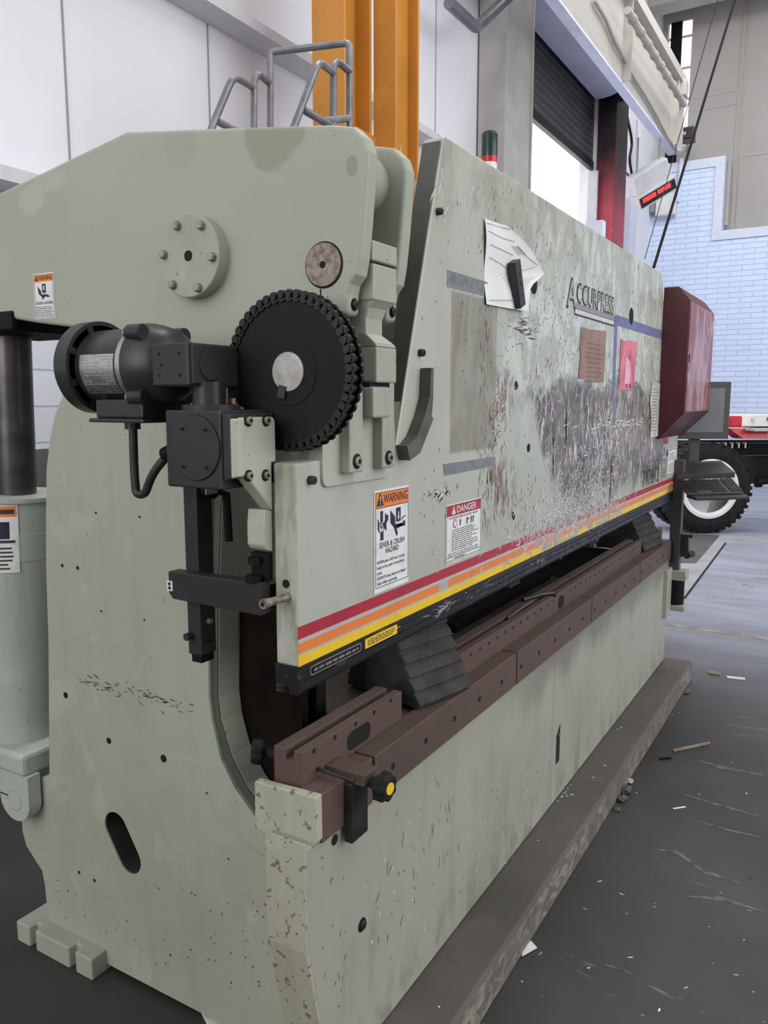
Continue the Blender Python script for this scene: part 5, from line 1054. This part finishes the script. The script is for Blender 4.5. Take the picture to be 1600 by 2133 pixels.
# infrared heater, horn and box near the far corner
hd = 12.2
ht = empty('infrared_heater', cpx(1355, 400, hd), 'white infrared heater with a glowing red element hung by the far corner', 'heater')
u_ = (cpx(1396, 377, hd) - cpx(1325, 420, hd)).normalized(); v_ = FW.cross(u_).normalized()
if v_.z < 0: v_ = -v_
hcen = cpx(1360, 398, hd); fwd = FW
nrm = (v_ * -.55 - FW * .83).normalized(); vv = nrm.cross(u_).normalized()
if vv.z < 0: vv = -vv
MB().obox(hcen + vv * .18, u_, vv, nrm, .30, .20, .10, 'pale_grey').build('reflector_hood', 'pale_grey', ht, bevel=.01)
MB().obox(hcen - vv * .02 + nrm * .02, u_, vv, nrm, .33, .10, .11, 'pale_grey').obox(hcen - vv * .02 + nrm * .132, u_, vv, nrm, .31, .075, .003, 'dark_steel').build('heater_frame', 'pale_grey', ht)
for sg in (-1, 1): MB().obox(hcen - vv * .0 + nrm * .138 + u_ * (.13 * sg - .02), u_, vv, nrm, .115, .034, .004, 'heater_glow').build('element', 'heater_glow', ht, label='glowing red element')
for sg in (-.2, .2): p = hcen + u_ * sg + vv * .3; MB().tube([p, (p.x, p.y, zB)], .012, 6, 'grey_ink').build('hanger', 'grey_ink', ht)
hp = at(1428, 283, x=XF - .5); MB().obox(hp, EX, EY, EZ, .13, .16, .12, 'monitor_case').obox(hp - EX * .14, EX, EY, EZ, .015, .13, .09, 'dark_steel').obox(hp - EX * .155, EX, EY, EZ, .01, .04, .03, 'steel').tube([hp, (XF + .36, hp.y + .1, hp.z)], .03, 8, 'beam_cream').build('horn_speaker', 'monitor_case', label='small grey horn speaker at the end of the big beam', cat='speaker')
hp = at(1388, 428, x=XF - .1); MB().obox(hp, EX, EY, EZ, .09, .19, .2, 'truck_white').obox(hp + Vector((0, .25, 0)), EX, EY, EZ, .07, .05, .12, 'grey_ink').build('junction_box', 'truck_white', bevel=.02, label='white junction box on the white brick wall under the heater', cat='box')
hp = at(1412, 188, x=xE - .2); MB().obox(hp, EX, EY, EZ, .12, .14, .12, 'beam_cream').tube([hp, hp + Vector((0, .05, -.4)), at(1405, 270, x=xE - .2), at(1412, 315, x=xE - .2)], .025, 8, 'beam_cream').build('floodlight', 'beam_cream', bevel=.01, label='small cream floodlight beside the end of the conduit', cat='lamp')
pp = [at(1420, 330, x=XF - .06), at(1412, 420, x=XF - .06)]; MB().tube(pp, .035, 8, 'trim_blue').build('wall_pipe', 'trim_blue', label='pale pipe running down the white brick wall beside the black cable', cat='pipe')
for k, (pts, lb_) in enumerate(((((1288, 235), (1296, 275), (1281, 320), (1285, 345), (1318, 372), (1322, 380)), 'dark cable looping down the white wall, nearer the red door jamb'), (((1305, 235), (1318, 300), (1310, 330), (1320, 380)), 'dark cable hanging to the heater, further from the red door jamb'))):
    MB().tube([at(px, py, y=YW - .25) for px, py in pts], .022, 6, 'dark_steel', .3).build('door_cable', 'dark_steel', label=lb_, cat='cable')
MB().tube([at(1331, 250, y=YW - .15), at(1329, 385, y=YW - .15)], .05, 8, 'girt_grey').build('wall_pipe', 'girt_grey', label='grey pipe down the white wall between door and corner', cat='pipe')
for px in (1300, 1312): 
    x = at(px, 450, y=YW).x; MB().box(x - .05, x + .05, YW - .12, YW + .001, 0, 5.2).build('trim_17', 'trim_blue', **S)

# ================================================================== TRUCK AT THE FAR END
wc = at(1474, 1112, z=0); td = (wc - CAM).dot(FW)
tk = empty('truck', (wc.x + .3, wc.y - .5, 0), 'black truck chassis with white rimmed rear wheel parked by the far wall', 'truck')
R = .56; ax = Vector((-.80, -.60, 0)).normalized(); hub = Vector((wc.x, wc.y, R))
def wheel(c, par, rimside=True):
    mb = MB(); mb.lathe(c - ax * .28, ax, [(0, R * .62), (.0, R * .93), (.04, R * .99), (.10, R), (.20, R), (.25, R * .97), (.28, R * .88), (.285, R * .74), (.26, R * .62)], 56, 'rubber')
    t = mb.build('tyre', 'rubber', par); tr = MB(); s_ = ax.cross(EZ).normalized()
    for k in range(44):
        a = 2 * PI * k / 44; u = s_ * math.cos(a) + EZ * math.sin(a); w = -s_ * math.sin(a) + EZ * math.cos(a)
        for q in (-.235, -.15, -.065): tr.obox(c + ax * (q + (.02 if k % 2 else 0)) + u * (R - .008), ax, w, u, .032, .022, .016)
    tr.build('tread', 'rubber', t)
    if rimside:
        rm = MB(); rm.lathe(c, ax, [(-.02, R * .66), (.008, R * .66), (.012, R * .60), (-.01, R * .54), (-.05, R * .52), (-.07, R * .42), (-.03, R * .30), (-.028, R * .24), (.03, R * .20), (.035, R * .12), (.036, .005)], 48, 'rim_white'); rmo = rm.build('rim', 'rim_white', par, label='white steel rim')
        hb = MB()
        for k in range(8):
            a = 2 * PI * (k + .3) / 8; u = s_ * math.cos(a) + EZ * math.sin(a); hb.lathe(c + u * R * .36 - ax * .052, ax, [(-.01, .035), (.004, .035)], 16, 'hole', False)
        hb.build('vent_holes', 'hole', rmo); nb = MB()
        for k in range(8):
            a = 2 * PI * (k + .8) / 8; u = s_ * math.cos(a) + EZ * math.sin(a); nb.lathe(c + u * R * .26 - ax * .028, ax, [(0, .016), (.03, .014)], 6, 'steel', False)
        nb.build('lug_nuts', 'steel', rmo)
wheel(hub, tk); h2 = hub - ax * .36; wheel(h2, tk, False)
MB().cyl(hub - ax * .2, hub - ax * 2.1, .09, 16, 'black').lathe(hub - ax * 1.15, ax, [(-.2, .1), (-.1, .2), (.1, .2), (.2, .1)], 20, 'black').build('axle', 'black', tk)
sdx = ax.cross(EZ).normalized(); sdx = sdx if sdx.dot(RT) > 0 else -sdx
def T(px, py, d): return cpx(px, py, d)
dT = td + .25
fr_ = MB(); c_ = T(1560, 935, dT + .3); fr_.obox(c_, sdx, EZ, ax, 1.2, .075, .06, 'black').obox(c_ - ax * .8, sdx, EZ, ax, 1.2, .075, .06, 'black'); fr_.obox(T(1600, 975, dT + .5), sdx, EZ, ax, .35, .17, .4, 'black'); fro = fr_.build('chassis_rail', 'black', tk)
sp_ = MB(); p0 = T(1475, 928, dT + .15)
for k in range(13): sp_.obox(p0 + sdx * (.045 * k), sdx, EZ, ax, .012, .035, .03, 'steel' if k % 2 else 'black')
sp_.build('spring_pack', 'black', tk)
dk = MB(); c_ = T(1605, 875, dT); dk.obox(c_, sdx, EZ, ax, .40, .072, .3, 'truck_white').obox(T(1600, 891, dT) + ax * .06, sdx, EZ, ax, .40, .02, .3, 'beam_cream').prism(rounded([(0, 0), (.01, 0), (.01, .01)], 0), 'z', 0, .001) if False else dk.obox(c_, sdx, EZ, ax, .40, .072, .3, 'truck_white').obox(T(1600, 893, dT) + ax * .06, sdx, EZ, ax, .40, .02, .3, 'beam_cream')
dk.build('deck_edge', 'truck_white', tk, bevel=.008)
lm = MB(); lm.obox(T(1528, 878, dT - .3), sdx, EZ, ax, .085, .068, .06, 'lamp_red').build('tail_lamp', 'lamp_red', tk, bevel=.02, label='red tail lamp')
MB().obox(T(1578, 873, dT - .32), sdx, EZ, ax, .085, .030, .01, 'pale_grey').build('badge_plate', 'pale_grey', tk, bevel=.01); MB().obox(T(1604, 873, dT - .32), sdx, EZ, ax, .04, .022, .01, 'lamp_red').build('reflector', 'lamp_red', tk)
rd = [T(px, py, dT - .2) for px, py in ((1520, 893), (1600, 893), (1600, 914), (1548, 914))]; MB().slab(rd, -ax, .25, 'lamp_red').build('red_skirt', 'lamp_red', tk, label='red panel under the deck')
MB().cyl(T(1575, 1003, dT), T(1630, 998, dT), .05, 14, 'black').cyl(T(1575, 1003, dT), T(1585, 1003, dT), .075, 14, 'black').build('cross_shaft', 'black', tk)

# ================================================================== LITTER ON THE FLOOR
def stick(name, a, b, w, h, m, label, cat):
    A = at(*a, z=.0); B = at(*b, z=.0); d = (B - A).normalized(); s_ = d.cross(EZ); o = MB(); o.obox((A + B) / 2 + EZ * (h / 2 + .001), d, s_, EZ, (B - A).length / 2, w / 2, h / 2, m); o.build(name, m, bevel=.001, label=label, cat=cat)
stick('wood_stick', (1402, 1566), (1478, 1550), .011, .010, 'wood', 'long thin wood stick lying on the floor right of the ledge', 'stick')
stick('wood_stick', (1477, 1403), (1500, 1406), .04, .012, 'wood', 'short wood stick lying on the floor beyond the end of the ledge', 'stick')
stick('pale_strip', (1514, 1412), (1552, 1416), .025, .008, 'paper', 'pale white strip lying on the floor beside the short wood stick', 'strip')
stick('dark_strip', (1374, 1582), (1398, 1580), .012, .006, 'black', 'small black strip lying on the floor under the long wood stick', 'strip')
stick('pale_strip', (1402, 1686), (1428, 1682), .006, .004, 'chip_white', 'thin pale metal strip lying on the floor below the long wood stick', 'strip')
A = [at(px, py, z=.004) for px, py in ((1087, 1993), (1092, 1975), (1106, 1960), (1119, 1975))]; MB().slab(A, EZ, .002, 'paper').build('paper_scrap', 'paper', label='white folded paper scrap lying on the floor against the ledge', cat='paper')
A = [at(px, py, z=.0) for px, py in ((420, 2112), (437, 2112), (475, 2140), (440, 2150))]; MB().slab(A, EZ, .006, 'paper').build('paper_scrap', 'paper', label='white paper scrap under the bottom edge of the side frame', cat='paper')
rub = [((1302, 1650), .035, .03, 'largest grey rubble lump against the ledge'), ((1296, 1668), .028, .022, 'mid sized grey rubble lump just in front of the largest one'), ((1312, 1630), .022, .018, 'pale rubble lump behind the largest one at the ledge'), ((1424, 1442), .05, .02, 'flat rubble lump at the far corner of the ledge'), ((1285, 1688), .018, .012, 'smallest rubble lump at the near end of the pile by the ledge')]
for (p, r, h, lb_) in rub:
    c = at(*p, z=0); bm = bmesh.new(); bmesh.ops.create_icosphere(bm, subdivisions=2, radius=1)
    for v in bm.verts: k = rnd.uniform(.75, 1.1); v.co = Vector((c.x + v.co.x * r * k, c.y + v.co.y * r * k * .8, max(.001, h * .45 + v.co.z * h * .6 * k)))
    mb = MB(); bm.verts.ensure_lookup_table(); mb.add([v.co.copy() for v in bm.verts], [tuple(q.index for q in f.verts) for f in bm.faces], 'slab_pale' if 'pale' in lb_ else 'ledge_steel'); bm.free(); mb.build('rubble_lump', 'ledge_steel', label=lb_, cat='rubble', group='rubble lumps along the ledge')
fl_ = MB(); r5 = random.Random(12)
for k in range(80):
    px = r5.uniform(1010, 1600); py = r5.uniform(1380, 2130)
    if px < 1440 - (py - 1400) * .62 + 15: continue
    c = at(px, py, z=0); a = r5.uniform(0, PI); l = r5.uniform(.002, .011); w_ = r5.uniform(.001, .003); d = Vector((math.cos(a), math.sin(a), 0)); n_ = Vector((-d.y, d.x, 0))
    fl_.slab([c - d * l, c + n_ * w_, c + d * l, c - n_ * w_], EZ, .0015, r5.choice(['chip_white', 'scuff', 'slab_pale']))
for k in range(15):
    c = at(*r5.choice([(970, 1955), (1075, 1760), (1190, 1640), (1290, 1520), (930, 2080), (1160, 1620), (1250, 1590)]), z=.112) + Vector((r5.gauss(0, .06), r5.gauss(0, .02), 0)); c.y = min(-.01, max(-.13, c.y)); a = r5.uniform(0, PI); l = r5.uniform(.003, .010); d = Vector((math.cos(a), math.sin(a), 0)); n_ = Vector((-d.y, d.x, 0)) * .0018
    fl_.slab([c - d * l, c + n_, c + d * l, c - n_], EZ, .0015, 'chip_white')
tag(fl_.build('metal_shavings', 'chip_white', label='tiny pale metal shavings scattered over the floor and ledge', cat='shavings'), kind='stuff')
